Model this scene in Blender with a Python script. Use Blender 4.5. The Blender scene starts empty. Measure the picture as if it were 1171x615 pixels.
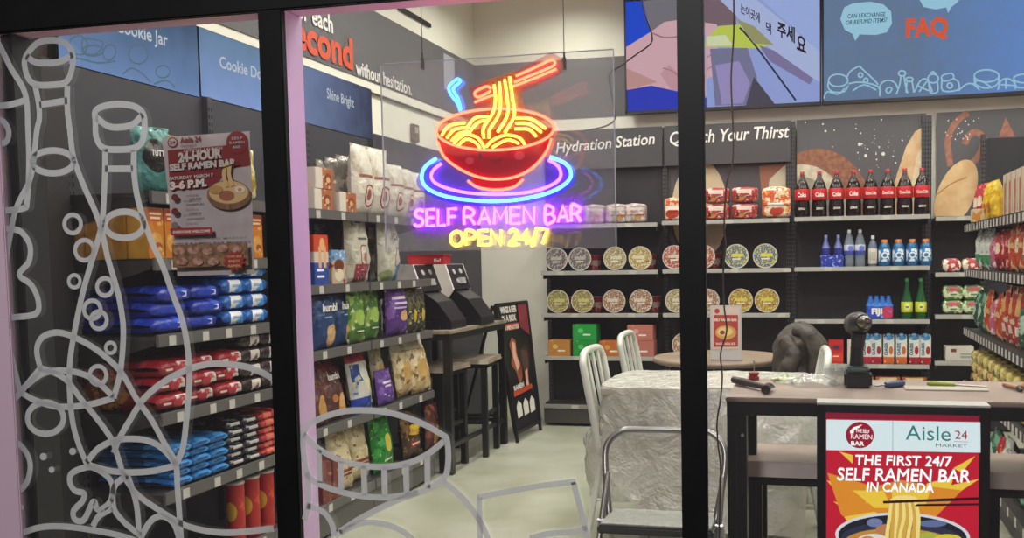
import bpy, bmesh, math, random
from mathutils import Vector, Matrix, noise
random.seed(7)
PI = math.pi
S = bpy.context.scene
COL = S.collection
# ------------------------------------------------------------------ camera model (1171x615 frame)
W_, H_ = 1171, 615
FPX, CX, CY, CAMH = 1032.0, 717.5, 359.5, 1.3
YAW, PITCH, ROLL = map(math.radians, (-12.52, -3.5, -0.82))
_f = Vector((math.sin(YAW)*math.cos(PITCH), math.cos(YAW)*math.cos(PITCH), math.sin(PITCH)))
_r0 = Vector((math.cos(YAW), -math.sin(YAW), 0)); _u0 = _r0.cross(_f)
RIGHT = _r0*math.cos(ROLL) + _u0*math.sin(ROLL)
UP = -_r0*math.sin(ROLL) + _u0*math.cos(ROLL)
FWD = _f
CAM = Vector((0, 0, CAMH))
def at(px, py, X=None, Y=None, Z=None):
    """the point of the plane X=, Y= or Z= that the photograph shows at (px, py)"""
    d = RIGHT*((px-CX)/FPX) - UP*((py-CY)/FPX) + FWD
    i, v = (0, X) if X is not None else (1, Y) if Y is not None else (2, Z)
    return CAM + d*((v-CAM[i])/d[i])
def YL(px, py, X): return at(px, py, X=X).y

cd = bpy.data.cameras.new('camera'); co = bpy.data.objects.new('camera', cd); COL.objects.link(co)
co.matrix_world = Matrix(((RIGHT.x, UP.x, -FWD.x, 0), (RIGHT.y, UP.y, -FWD.y, 0), (RIGHT.z, UP.z, -FWD.z, CAMH), (0, 0, 0, 1)))
cd.sensor_width = 36; cd.lens = FPX/W_*36; cd.shift_x = -(CX-W_/2)/W_; cd.shift_y = (CY-H_/2)/W_
cd.clip_start = 0.05
S.camera = co

# ------------------------------------------------------------------ materials
def srgb(c):
    if isinstance(c, str):
        c = tuple(int(c[i:i+2], 16)/255 for i in (0, 2, 4))
    return tuple((x/12.92 if x <= .04045 else ((x+.055)/1.055)**2.4) for x in c) + (1,)
MC = {}
def mat(color, rough=.55, metal=0, spec=.5, name=None, bump=None, var=None, coat=0):
    key = (color, rough, metal, spec, bump, var, coat)
    if key in MC: return MC[key]
    m = bpy.data.materials.new(name or 'surface'); m.use_nodes = True
    nt = m.node_tree; b = nt.nodes['Principled BSDF']
    b.inputs['Base Color'].default_value = srgb(color); b.inputs['Roughness'].default_value = rough
    b.inputs['Metallic'].default_value = metal; b.inputs['Specular IOR Level'].default_value = spec
    b.inputs['Coat Weight'].default_value = coat
    if var or bump:
        tc = nt.nodes.new('ShaderNodeTexCoord')
        n = nt.nodes.new('ShaderNodeTexNoise'); n.inputs['Detail'].default_value = 5
        nt.links.new(tc.outputs['Object'], n.inputs['Vector'])
        if var:
            n.inputs['Scale'].default_value = var[0]
            mx = nt.nodes.new('ShaderNodeMix'); mx.data_type = 'RGBA'
            mx.inputs[6].default_value = srgb(color); mx.inputs[7].default_value = srgb(var[1])
            r = nt.nodes.new('ShaderNodeMapRange'); r.inputs[1].default_value = .35; r.inputs[2].default_value = .65
            nt.links.new(n.outputs['Fac'], r.inputs[0]); nt.links.new(r.outputs[0], mx.inputs[0])
            nt.links.new(mx.outputs[2], b.inputs['Base Color'])
        if bump:
            n2 = nt.nodes.new('ShaderNodeTexNoise'); n2.inputs['Scale'].default_value = bump[0]; n2.inputs['Detail'].default_value = 3
            nt.links.new(tc.outputs['Object'], n2.inputs['Vector'])
            bp = nt.nodes.new('ShaderNodeBump'); bp.inputs['Strength'].default_value = bump[1]; bp.inputs['Distance'].default_value = .01
            nt.links.new(n2.outputs['Fac'], bp.inputs['Height']); nt.links.new(bp.outputs[0], b.inputs['Normal'])
    MC[key] = m
    return m
def emis(color, strength, name='glow'):
    key = ('e', color, strength)
    if key in MC: return MC[key]
    m = bpy.data.materials.new(name); m.use_nodes = True; nt = m.node_tree; nt.nodes.clear()
    e = nt.nodes.new('ShaderNodeEmission'); e.inputs[0].default_value = srgb(color) if isinstance(color, str) else (*color, 1); e.inputs[1].default_value = strength
    o = nt.nodes.new('ShaderNodeOutputMaterial'); nt.links.new(e.outputs[0], o.inputs[0])
    MC[key] = m; return m
def screen_mat(c0, c1, strength, axis=0, a=0., b=1., name='screen_glow'):
    """picture shown by a lit screen: a gradient between two colours over the object's own axis"""
    m = bpy.data.materials.new(name); m.use_nodes = True; nt = m.node_tree; nt.nodes.clear()
    tc = nt.nodes.new('ShaderNodeTexCoord'); sp = nt.nodes.new('ShaderNodeSeparateXYZ'); nt.links.new(tc.outputs['Object'], sp.inputs[0])
    n = nt.nodes.new('ShaderNodeTexNoise'); n.inputs['Scale'].default_value = 9; n.inputs['Detail'].default_value = 6; nt.links.new(tc.outputs['Object'], n.inputs['Vector'])
    mr = nt.nodes.new('ShaderNodeMapRange'); mr.inputs[1].default_value = a; mr.inputs[2].default_value = b; nt.links.new(sp.outputs[axis], mr.inputs[0])
    ad = nt.nodes.new('ShaderNodeMath'); ad.operation = 'MULTIPLY_ADD'; ad.inputs[1].default_value = .5; nt.links.new(n.outputs['Fac'], ad.inputs[0])
    nt.links.new(mr.outputs[0], ad.inputs[2])
    sb = nt.nodes.new('ShaderNodeMath'); sb.operation = 'SUBTRACT'; sb.inputs[1].default_value = .25; sb.use_clamp = True; nt.links.new(ad.outputs[0], sb.inputs[0])
    mx = nt.nodes.new('ShaderNodeMix'); mx.data_type = 'RGBA'; mx.inputs[6].default_value = srgb(c0); mx.inputs[7].default_value = srgb(c1)
    nt.links.new(sb.outputs[0], mx.inputs[0])
    e = nt.nodes.new('ShaderNodeEmission'); e.inputs[1].default_value = strength; nt.links.new(mx.outputs[2], e.inputs[0])
    o = nt.nodes.new('ShaderNodeOutputMaterial'); nt.links.new(e.outputs[0], o.inputs[0]); return m
def printmat(base, layers=(), rough=.35, metal=0., name='printed', bump=0, axes=(0, 2), coat=0):
    """printed surface: coloured ellipses / rectangles / speckle in the object's own coordinates"""
    m = bpy.data.materials.new(name); m.use_nodes = True; nt = m.node_tree; N = nt.nodes; L = nt.links
    if not bump and ('bag' in name or 'pack' in name): bump = .8; rough = min(rough, .27)
    b = N['Principled BSDF']; b.inputs['Roughness'].default_value = rough; b.inputs['Metallic'].default_value = metal; b.inputs['Coat Weight'].default_value = coat
    tc = N.new('ShaderNodeTexCoord'); cur = N.new('ShaderNodeRGB'); cur.outputs[0].default_value = srgb(base); cur = cur.outputs[0]
    for ly in layers:
        k = ly[0]
        if k in ('ell', 'rect', 'ring'):
            _, cx, cz, rx, rz, c = ly[:6]
            v = N.new('ShaderNodeVectorMath'); v.operation = 'SUBTRACT'; o = [0, 0, 0]; o[axes[0]] = cx; o[axes[1]] = cz; v.inputs[1].default_value = o
            L.new(tc.outputs['Object'], v.inputs[0])
            w = N.new('ShaderNodeVectorMath'); w.operation = 'MULTIPLY'; o = [0, 0, 0]; o[axes[0]] = 1/rx; o[axes[1]] = 1/rz; w.inputs[1].default_value = o
            L.new(v.outputs[0], w.inputs[0]); src = w.outputs[0]
            if k == 'rect':
                a = N.new('ShaderNodeVectorMath'); a.operation = 'ABSOLUTE'; L.new(src, a.inputs[0])
                s = N.new('ShaderNodeSeparateXYZ'); L.new(a.outputs[0], s.inputs[0])
                q = N.new('ShaderNodeMath'); q.operation = 'MAXIMUM'; L.new(s.outputs[axes[0]], q.inputs[0]); L.new(s.outputs[axes[1]], q.inputs[1]); val = q.outputs[0]
            else:
                a = N.new('ShaderNodeVectorMath'); a.operation = 'LENGTH'; L.new(src, a.inputs[0]); val = a.outputs['Value']
            if k == 'ring':
                q = N.new('ShaderNodeMath'); q.operation = 'COMPARE'; q.inputs[1].default_value = .9; q.inputs[2].default_value = .1; L.new(val, q.inputs[0])
            else:
                q = N.new('ShaderNodeMath'); q.operation = 'LESS_THAN'; q.inputs[1].default_value = 1; L.new(val, q.inputs[0])
            fac = q.outputs[0]
        elif k == 'noise':
            _, c, sc, th = ly[:4]
            n = N.new('ShaderNodeTexNoise'); n.inputs['Scale'].default_value = sc; n.inputs['Detail'].default_value = 4; L.new(tc.outputs['Object'], n.inputs['Vector'])
            q = N.new('ShaderNodeMapRange'); q.inputs[1].default_value = th-.02; q.inputs[2].default_value = th+.02; L.new(n.outputs['Fac'], q.inputs[0]); fac = q.outputs[0]
            if len(ly) > 4:   # restrict to rectangle cx,cz,rx,rz
                cx, cz, rx, rz = ly[4]
                v = N.new('ShaderNodeVectorMath'); v.operation = 'SUBTRACT'; o = [0, 0, 0]; o[axes[0]] = cx; o[axes[1]] = cz; v.inputs[1].default_value = o; L.new(tc.outputs['Object'], v.inputs[0])
                w = N.new('ShaderNodeVectorMath'); w.operation = 'MULTIPLY'; o = [0, 0, 0]; o[axes[0]] = 1/rx; o[axes[1]] = 1/rz; w.inputs[1].default_value = o; L.new(v.outputs[0], w.inputs[0])
                a = N.new('ShaderNodeVectorMath'); a.operation = 'LENGTH'; L.new(w.outputs[0], a.inputs[0])
                g = N.new('ShaderNodeMath'); g.operation = 'LESS_THAN'; g.inputs[1].default_value = 1; L.new(a.outputs['Value'], g.inputs[0])
                h = N.new('ShaderNodeMath'); h.operation = 'MULTIPLY'; L.new(fac, h.inputs[0]); L.new(g.outputs[0], h.inputs[1]); fac = h.outputs[0]
        mx = N.new('ShaderNodeMix'); mx.data_type = 'RGBA'; L.new(fac, mx.inputs[0]); L.new(cur, mx.inputs[6]); mx.inputs[7].default_value = srgb(c); cur = mx.outputs[2]
    L.new(cur, b.inputs['Base Color'])
    if bump:
        n2 = N.new('ShaderNodeTexNoise'); n2.inputs['Scale'].default_value = 24; n2.inputs['Detail'].default_value = 3; n2.inputs['Distortion'].default_value = 1.2; L.new(tc.outputs['Object'], n2.inputs['Vector'])
        bp = N.new('ShaderNodeBump'); bp.inputs['Strength'].default_value = bump; bp.inputs['Distance'].default_value = .01
        L.new(n2.outputs['Fac'], bp.inputs['Height']); L.new(bp.outputs[0], b.inputs['Normal'])
    return m
def glassmat(name, tint=(1, 1, 1), ior=1.5, rough=0., film=None, film_fac=0.):
    m = bpy.data.materials.new(name); m.use_nodes = True; nt = m.node_tree; nt.nodes.clear(); N = nt.nodes; L = nt.links
    t = N.new('ShaderNodeBsdfTransparent'); t.inputs[0].default_value = (*tint, 1)
    g = N.new('ShaderNodeBsdfGlossy'); g.inputs['Roughness'].default_value = rough
    lw = N.new('ShaderNodeLayerWeight'); lw.inputs[0].default_value = .5; f0 = ((ior-1)/(ior+1))**2
    pw = N.new('ShaderNodeMath'); pw.operation = 'POWER'; pw.inputs[1].default_value = 5; L.new(lw.outputs['Facing'], pw.inputs[0])
    fr = N.new('ShaderNodeMath'); fr.operation = 'MULTIPLY_ADD'; fr.inputs[1].default_value = 1-f0; fr.inputs[2].default_value = f0; L.new(pw.outputs[0], fr.inputs[0])
    base = t.outputs[0]
    if film:
        d = N.new('ShaderNodeBsdfDiffuse'); d.inputs[0].default_value = srgb(film)
        tl = N.new('ShaderNodeBsdfTranslucent'); tl.inputs[0].default_value = srgb(film)
        ms = N.new('ShaderNodeMixShader'); ms.inputs[0].default_value = .3; L.new(d.outputs[0], ms.inputs[1]); L.new(tl.outputs[0], ms.inputs[2])
        m2 = N.new('ShaderNodeMixShader'); m2.inputs[0].default_value = film_fac; L.new(base, m2.inputs[1]); L.new(ms.outputs[0], m2.inputs[2]); base = m2.outputs[0]
    mx = N.new('ShaderNodeMixShader'); L.new(fr.outputs[0], mx.inputs[0]); L.new(base, mx.inputs[1]); L.new(g.outputs[0], mx.inputs[2])
    o = N.new('ShaderNodeOutputMaterial'); L.new(mx.outputs[0], o.inputs[0]); return m

# ------------------------------------------------------------------ mesh building
def xf(loc=(0, 0, 0), rot=(0, 0, 0)):
    from mathutils import Euler
    return Matrix.Translation(Vector(loc)) @ Euler(rot, 'XYZ').to_matrix().to_4x4()
class MB:
    def __init__(s): s.v = []; s.f = []; s.m = []; s.sm = []
    def add(s, vs, fs, mi=0, smooth=False, M=None):
        o = len(s.v)
        s.v += [tuple(M @ Vector(v)) if M else tuple(v) for v in vs]
        for f in fs: s.f.append(tuple(o+i for i in f)); s.m.append(mi); s.sm.append(smooth)
        return s
    def box(s, x0, x1, y0, y1, z0, z1, mi=0, M=None, bev=0.):
        if x0 > x1: x0, x1 = x1, x0
        if y0 > y1: y0, y1 = y1, y0
        if z0 > z1: z0, z1 = z1, z0
        if bev:
            b = min(bev, (x1-x0)/2.01, (y1-y0)/2.01, (z1-z0)/2.01)
            bm = bmesh.new(); bmesh.ops.create_cube(bm, size=1)
            for v in bm.verts: v.co = Vector(((x0+x1)/2+v.co.x*(x1-x0), (y0+y1)/2+v.co.y*(y1-y0), (z0+z1)/2+v.co.z*(z1-z0)))
            bmesh.ops.bevel(bm, geom=bm.edges[:], offset=b, segments=2, affect='EDGES')
            bm.verts.index_update()
            s.add([v.co[:] for v in bm.verts], [[v.index for v in f.verts] for f in bm.faces], mi, False, M); bm.free(); return s
        vs = [(x, y, z) for x in (x0, x1) for y in (y0, y1) for z in (z0, z1)]
        return s.add(vs, [(0, 1, 3, 2), (4, 6, 7, 5), (0, 4, 5, 1), (2, 3, 7, 6), (0, 2, 6, 4), (1, 5, 7, 3)], mi, False, M)
    def tube(s, pts, r, n=8, mi=0, closed=False, cap=True, M=None):
        pts = [Vector(p) for p in pts]; k = len(pts); R = r if isinstance(r, (list, tuple)) else [r]*k
        T = []
        for i in range(k):
            a = pts[(i-1) % k] if (closed or i > 0) else pts[i]; b = pts[(i+1) % k] if (closed or i < k-1) else pts[i]
            t = (b-a); T.append(t.normalized() if t.length > 1e-9 else Vector((0, 0, 1)))
        u = T[0].orthogonal().normalized(); vs = []
        for i in range(k):
            u = (u-T[i]*u.dot(T[i])); u = u.normalized() if u.length > 1e-6 else T[i].orthogonal().normalized(); w = T[i].cross(u)
            for j in range(n):
                a = 2*PI*j/n; vs.append(pts[i]+(u*math.cos(a)+w*math.sin(a))*R[i])
        fs = []
        for i in range(k if closed else k-1):
            i2 = (i+1) % k
            for j in range(n): j2 = (j+1) % n; fs.append((i*n+j, i*n+j2, i2*n+j2, i2*n+j))
        s.add(vs, fs, mi, True, M)
        if cap and not closed:
            s.add(vs[:n], [tuple(reversed(range(n)))], mi, False, M); s.add(vs[-n:], [tuple(range(n))], mi, False, M)
        return s
    def bar(s, p0, p1, w, d=None, mi=0, M=None):
        """square-section bar from p0 to p1"""
        p0, p1 = Vector(p0), Vector(p1); t = (p1-p0).normalized(); d = d or w
        u = Vector((1, 0, 0)) if abs(t.x) < .9 else Vector((0, 1, 0)); u = (u-t*u.dot(t)).normalized(); v = t.cross(u)
        vs = [p+u*a*w/2+v*b*d/2 for p in (p0, p1) for a, b in ((-1, -1), (1, -1), (1, 1), (-1, 1))]
        return s.add(vs, [(3, 2, 1, 0), (4, 5, 6, 7), (0, 1, 5, 4), (1, 2, 6, 5), (2, 3, 7, 6), (3, 0, 4, 7)], mi, False, M)
    def lathe(s, prof, n=24, mi=0, M=None, smooth=True):
        vs = []; 
        for r, z in prof:
            for j in range(n): a = 2*PI*j/n; vs.append((r*math.cos(a), r*math.sin(a), z))
        fs = [(i*n+j, i*n+(j+1) % n, (i+1)*n+(j+1) % n, (i+1)*n+j) for i in range(len(prof)-1) for j in range(n)]
        s.add(vs, fs, mi, smooth, M)
        if prof[0][0] > 1e-4: s.add(vs[:n], [tuple(reversed(range(n)))], mi, False, M)
        if prof[-1][0] > 1e-4: s.add(vs[-n:], [tuple(range(n))], mi, False, M)
        return s
    def prism(s, poly, axis, a, b, mi=0, M=None):
        """polygon in the two other axes, extruded along axis from a to b"""
        def P(u, v, w): return (w, u, v) if axis == 0 else (u, w, v) if axis == 1 else (u, v, w)
        n = len(poly); vs = [P(u, v, a) for u, v in poly]+[P(u, v, b) for u, v in poly]
        fs = [tuple(range(n)), tuple(reversed(range(n, 2*n)))]+[(i, i+n, (i+1) % n+n, (i+1) % n) for i in range(n)]
        return s.add(vs, fs, mi, False, M)
    def poly(s, pts, mi=0, M=None): return s.add(pts, [tuple(range(len(pts)))], mi, False, M)
    def grid(s, nu, nv, fn, mi=0, smooth=True, M=None, wrap=False):
        vs = [fn(i/(nu if wrap else nu-1), j/(nv-1)) for j in range(nv) for i in range(nu)]
        fs = [(j*nu+i, j*nu+(i+1) % nu, (j+1)*nu+(i+1) % nu, (j+1)*nu+i) for j in range(nv-1) for i in range(nu if wrap else nu-1)]
        return s.add(vs, fs, mi, smooth, M)
    def build(s, name, m, parent=None, origin=None):
        me = bpy.data.meshes.new(name); off = Vector((0, 0, 0))
        if parent:
            p = parent
            while p: off += p.location; p = p.parent
        elif origin is not None: off = Vector(origin)
        elif s.v:
            xs, ys, zs = zip(*s.v); off = Vector(((min(xs)+max(xs))/2, (min(ys)+max(ys))/2, min(zs)))
        me.from_pydata([tuple(Vector(v)-off) for v in s.v], [], s.f); me.validate(clean_customdata=False)
        for x in (m if isinstance(m, (list, tuple)) else [m]): me.materials.append(x)
        if len(me.polygons) == len(s.f):
            me.polygons.foreach_set('material_index', s.m); me.polygons.foreach_set('use_smooth', s.sm)
        bm = bmesh.new(); bm.from_mesh(me); bmesh.ops.recalc_face_normals(bm, faces=bm.faces[:]); bm.to_mesh(me); bm.free()
        o = bpy.data.objects.new(name, me); COL.objects.link(o)
        if parent: o.parent = parent
        else: o.location = off
        return o
def tag(o, label=None, cat=None, group=None, kind=None):
    if label: o['label'] = label
    if cat: o['category'] = cat
    if group: o['group'] = group
    if kind: o['kind'] = kind
    return o
def empty(name, loc=(0, 0, 0), rz=0, label=None, cat=None, group=None):
    o = bpy.data.objects.new(name, None); o.empty_display_size = .05; COL.objects.link(o); o.location = loc; o.rotation_euler = (0, 0, rz)
    return tag(o, label, cat, group)
def kids(o): return [c for c in bpy.data.objects if c.parent == o]
KC = {}
def copy_tree(o, parent=None):
    c = o.copy(); COL.objects.link(c); c.parent = parent
    if o.name not in KC: KC[o.name] = kids(o)
    for ch in KC[o.name]: copy_tree(ch, c)
    return c
USED = set()
def place(proto, loc, rot=(0, 0, 0), label=None, cat=None, group=None, scale=None):
    o = proto if proto.name not in USED else copy_tree(proto)
    USED.add(proto.name)
    o.location = loc; o.rotation_euler = rot if isinstance(rot, (tuple, list)) else (0, 0, rot)
    o.scale = scale if isinstance(scale, (tuple, list)) else (scale,)*3 if scale else (1, 1, 1)
    return tag(o, label, cat, group)
def struct(name, mb, m): return tag(mb.build(name, m), kind='structure')
def smooth(pts, n=6, closed=False):
    P = [Vector(p) for p in pts]; k = len(P); out = []
    if k < 3: return P
    for i in range(k if closed else k-1):
        p0 = P[(i-1) % k] if closed or i else P[i]; p1 = P[i]; p2 = P[(i+1) % k]; p3 = P[(i+2) % k] if closed or i+2 < k else P[(i+1) % k]
        for j in range(n):
            t = j/n; out.append(.5*((2*p1)+(p2-p0)*t+(2*p0-5*p1+4*p2-p3)*t*t+(3*p1-p0-3*p2+p3)*t**3))
    if not closed: out.append(P[-1])
    return out
TM = {}
def text_geo(txt, bold=0.):
    """outline geometry of a line of text, normalised so capitals are 1 high; returns verts, faces, width"""
    if (txt, bold) in TM: return TM[(txt, bold)]
    c = bpy.data.curves.new('t', 'FONT'); c.body = txt; c.size = 1; c.resolution_u = 3; c.offset = bold
    o = bpy.data.objects.new('t', c); COL.objects.link(o); bpy.context.view_layer.update()
    me = bpy.data.meshes.new_from_object(o.evaluated_get(bpy.context.evaluated_depsgraph_get()))
    vs = [v.co.copy() for v in me.vertices]; fs = [tuple(p.vertices) for p in me.polygons]
    bpy.data.objects.remove(o); bpy.data.curves.remove(c); bpy.data.meshes.remove(me)
    x0 = min(v.x for v in vs); x1 = max(v.x for v in vs)
    r = ([(v.x-x0, v.y/.7) for v in vs], fs, x1-x0); TM[(txt, bold)] = r; return r
def text_on(mb, txt, p0, p1, h, up=(0, 0, 1), n=(0, 0, 0), bold=0., mi=0, shear=0., M=None):
    """text between world points p0 and p1 (its baseline), capitals h high, lifted by n"""
    vs, fs, w = text_geo(txt, bold); p0, p1, up, n = map(Vector, (p0, p1, up, n)); u = (p1-p0)/w
    mb.add([p0+u*(x+shear*y*h/u.length)+up*(y*h)+n for x, y in vs], fs, mi, False, M)
def ell(cx, cy, rx, ry, n=24, rot=0, a0=0, a1=360):
    r = math.radians(rot); out = []
    full = a1-a0 >= 360
    for i in range(n if full else n+1):
        a = math.radians(a0+(a1-a0)*i/n); x, y = rx*math.cos(a), ry*math.sin(a)
        out.append((cx+x*math.cos(r)-y*math.sin(r), cy+x*math.sin(r)+y*math.cos(r)))
    return out
class Pic:
    """a flat print or screen image on a plane, made of polygons and strokes traced in photo pixels"""
    def __init__(s, toward, **pl): s.mb = MB(); s.mats = []; s.pl = pl; s.n = Vector(toward); s.k = 0
    def mi(s, m):
        if m not in s.mats: s.mats.append(m)
        return s.mats.index(m)
    def P(s, q): return at(q[0], q[1], **s.pl)+s.n*(.0005*s.k)
    def poly(s, pts, m): s.k += 1; s.mb.poly([s.P(q) for q in pts], s.mi(m)); return s
    def stroke(s, pts, m, w, closed=False, sm=4):
        s.k += .25; P = [s.P((p.x, p.y)) for p in smooth([Vector((a, b, 0)) for a, b in pts], sm, closed)]; ribbon(s.mb, P, w, s.n, s.mi(m), closed); return s
    def text(s, t, a, b, h, m, bold=0., shear=0.):
        s.k += 1; text_on(s.mb, t, s.P(a), s.P(b), h, bold=bold, mi=s.mi(m), shear=shear); return s
    def build(s, name, parent=None, origin=None): return s.mb.build(name, s.mats, parent, origin)
def ribbon(mb, P, w, nrm, mi=0, closed=False):
    P = [Vector(p) for p in P]; k = len(P); vs = []
    for i in range(k):
        a = P[(i-1) % k] if closed or i else P[i]; b = P[(i+1) % k] if closed or i < k-1 else P[i]
        t = (b-a).normalized(); q = t.cross(Vector(nrm)).normalized()*w/2
        vs += [P[i]-q, P[i]+q]
    fs = [(2*i, 2*i+1, 2*((i+1) % k)+1, 2*((i+1) % k)) for i in range(k if closed else k-1)]
    mb.add(vs, fs, mi)

# ================================================================== THE SETTING
WHITE = mat('eceadb', .7, name='white_wall_paint', var=(1.5, 'e4e1d1'))
DARKW = mat('3c3a40', .6, name='dark_wall_panel', var=(3, '35333a'))
BAND = mat('605e60', .6, name='dark_band_paint')
BLACK = mat('121213', .4, name='black_metal')
FRAME = mat('0d0f10', .5, spec=.3, name='black_window_frame', var=(12, '090a0b'))
PINKGLOW = mat('efbdd6', .5, name='reveal_painted_glow')  # white reveal with the magenta glow of the neon painted into its colour
CONC = mat('b2b3a2', .32, spec=.5, name='polished_concrete', var=(2.6, '999a84'), bump=(3, .04))
XL, YB, YG = -2.83, 7.08, 2.2
b = MB(); b.box(-3.0, 4.2, YG-.06, 7.3, -.1, 0); struct('floor', b, CONC)
b = MB(); b.box(-3.0, 4.2, YG, 7.3, 3.46, 3.56); struct('ceiling', b, WHITE)
b = MB(); b.box(XL-.1, XL, YG, YB+.1, 0, 3.46); struct('wall_left', b, WHITE)
b = MB(); b.box(XL, 4.2, YB, YB+.1, 0, 3.46); struct('wall_back', b, WHITE)
b = MB(); b.box(4.1, 4.2, YG, YB, 0, 3.46); struct('wall_right', b, WHITE)
# dark printed band high on both walls, with its slogan
b = MB(); b.box(XL, XL+.006, YG+.1, YB-.002, 2.447, 2.905); b.box(XL+.006, -1.45, YB-.006, YB-.001, 2.437, 2.905); struct('trim_1', b, BAND)
# dark wainscot of the left wall, up to the shelf tops
b = MB(); b.box(XL, XL+.02, 4.99, YB-.002, 0, 2.12); struct('trim_2', b, DARKW)
# dark pilaster beside the window
b = MB(); b.box(XL, -2.70, YG+.14, 2.62, 0, 2.6); struct('trim_3', b, mat('45473f', .7, var=(6, '3a3b38')))
b = MB(); b.box(XL, -2.62, 2.62, 2.715, 0, 2.02); struct('trim_4', b, mat('2d2c2c', .7))
# storefront: header, mullions, reveals
def frame_part(name, x0, x1, z0, z1, m=FRAME, y0=YG-.002, y1=YG+.02, bev=.003):
    q = MB(); q.box(x0, x1, y0, y1, z0, z1, bev=bev); return struct(name, q, m)
frame_part('trim_5', -3.2, 4.2, 1.979, 2.25, y1=YG+.02)                     # header
frame_part('trim_6', -3.2, 4.2, 2.03, 3.46, PINKGLOW, YG+.02, YG+.12)          # header soffit, inside
frame_part('trim_7', -3.2, 4.2, 1.985, 2.03, PINKGLOW, YG+.02, YG+.10)
frame_part('trim_8', -1.495, -1.424, 0, 1.979)                               # mullion
frame_part('trim_9', -1.488, -1.428, 0, 1.985, mat('dcbde0', .35), YG+.02, YG+.105)  # mullion reveal, magenta light mixed into its pale paint
frame_part('trim_10', -.356, -.291, 0, 1.979)                                # mullion
frame_part('trim_11', -.351, -.296, 0, 1.985, mat('8f9a94', .3), YG+.02, YG+.06)
frame_part('trim_12', -3.2, -2.356, 0, 1.985, mat('cdb3c0', .6), YG-.001, YG+.02)  # jamb, the pink light on it put into its colour
frame_part('trim_13', -2.356, -2.318, 0, 1.979, mat('141214', .6), YG+.02, YG+.12)
frame_part('trim_14', -3.2, 4.2, -.05, .06)                                   # sill rail
GY = YG+.008
PANE = glassmat('window_glass', ior=2.15, film='a9a6a4', film_fac=.016)  # thin grey film stands in for the haze of reflected light
for n, (x0, x1) in enumerate(((-2.356, -1.495), (-1.424, -.356), (-.291, 2.4)), 1):
    q = MB(); q.box(x0, x1, GY, GY+.008, .06, 1.979); struct('window_%d' % n, q, PANE)

# slogan on the band
LET = mat('e9e6e0', .5, name='white_lettering'); RED = mat('d2512f', .5, name='orange_lettering')
slog = empty('wall_slogan', (XL+.01, 4.8, 2.5), 0, 'slogan FOR EACH SECOND WITHOUT HESITATION in white and orange on the dark wall band', 'wall slogan')
def wall_words(txt, a, bpt, h, m, bold=.02, X=XL+.012):
    q = MB(); p0, p1 = at(*a, X=X), at(*bpt, X=X); p0.z = p1.z
    text_on(q, txt, p0, p1, h, bold=bold); o = q.build('lettering', m, slog)
    if m == RED: o['label'] = 'large orange word'
wall_words('for each', (336, 30), (381, 38), .10, LET)
wall_words('second', (325, 60), (404, 79), .175, RED, .035)
wall_words('without hesitation.', (407, 82), (471, 109), .085, LET)

# ------------------------------------------------------------------ shelving
SHELF = mat('3b3a39', .45, name='charcoal_shelf_steel', var=(8, '333231'))
RAILL = mat('a9a8a2', .4, name='pale_price_rail'); RAILD = mat('5b5957', .4, name='grey_price_rail')
UPR = mat('4a4a4c', .4, metal=.3, name='upright_steel'); HOLE = mat('0b0b0b', .8, name='slot_black')
TAGM = mat('bdbab2', .5, name='price_tag_paper')
PANEL = mat('2c2a2d', .55, name='black_shelf_panel', var=(5, '262428'))
PANELG = mat('555457', .6, name='grey_header_panel')
def upright(name, parent, p, along, z0, z1, w=.035, n=(0, -1, 0)):
    """slotted post: p on the floor plan, slots facing n"""
    q = MB(); n = Vector(n); t = Vector((abs(n.y), abs(n.x), 0))
    a = Vector((p[0], p[1], 0)); 
    def bx(c, hw, d, za, zb, mi):
        A = c-t*hw; B_ = c+t*hw+n*d
        q.box(A.x, B_.x, A.y, B_.y, za, zb, mi)
    bx(a, w/2, .03, z0, z1, 0)
    z = z0+.03
    while z < z1-.03:
        for sx in (-.25, .25): bx(a+t*(w*sx)+n*.0295, .004, .0012, z, z+.016, 1)
        z += .032
    return q.build(name, [UPR, HOLE], parent)
def shelf_x(parent, x0, x1, yl, yb, z, rail=RAILL, tags=(), bottom=False, thick=.03):
    """a shelf running along X, lip at yl"""
    q = MB(); q.box(x0, x1, yl+.012, yb, z-.022, z-.004); q.box(x0+.01, x0+.014, yl+.02, yb, z-.06, z-.004); q.box(x1-.014, x1-.01, yl+.02, yb, z-.06, z-.004)
    s = q.build('shelf', SHELF, parent)
    q = MB(); q.box(x0, x1, yl, yl+.012, z-thick, z+.002, bev=.002); q.build('price_rail', rail, s)
    for tx in tags:
        q = MB(); q.box(tx-.028, tx+.028, yl-.002, yl, z-thick+.002, z-.001); q.build('price_tag', TAGM, s)
    if bottom:
        q = MB(); q.box(x0, x1, yl+.01, yl+.03, .025, z-thick); q.build('kick_panel', mat('403e3c', .5), parent)
    return s
def shelf_y(parent, y0, y1, xl, xb, z, rail=RAILD, tags=(), face=1, thick=.042, brackets=True):
    """a shelf running along Y, lip at xl; face=+1 looks toward +X"""
    q = MB(); q.box(xl-.012*face, xb, y0, y1, z-.022, z-.004)
    for y in (y0+.004, y1-.008):
        q.prism([(xb, z-.13), (xb, z-.01), (xl-.02*face, z-.01), (xl-.02*face, z-.035)], 1, y, y+.004)
    s = q.build('shelf', SHELF, parent)
    q = MB(); q.box(xl-.012*face, xl, y0, y1, z-thick, z+.003, bev=.002); q.build('price_rail', rail, s)
    for ty in tags:
        q = MB(); q.box(xl, xl+.002*face, ty-.017, ty+.017, z-thick+.003, z-.004); q.build('price_tag', TAGM, s)
    return s
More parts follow.
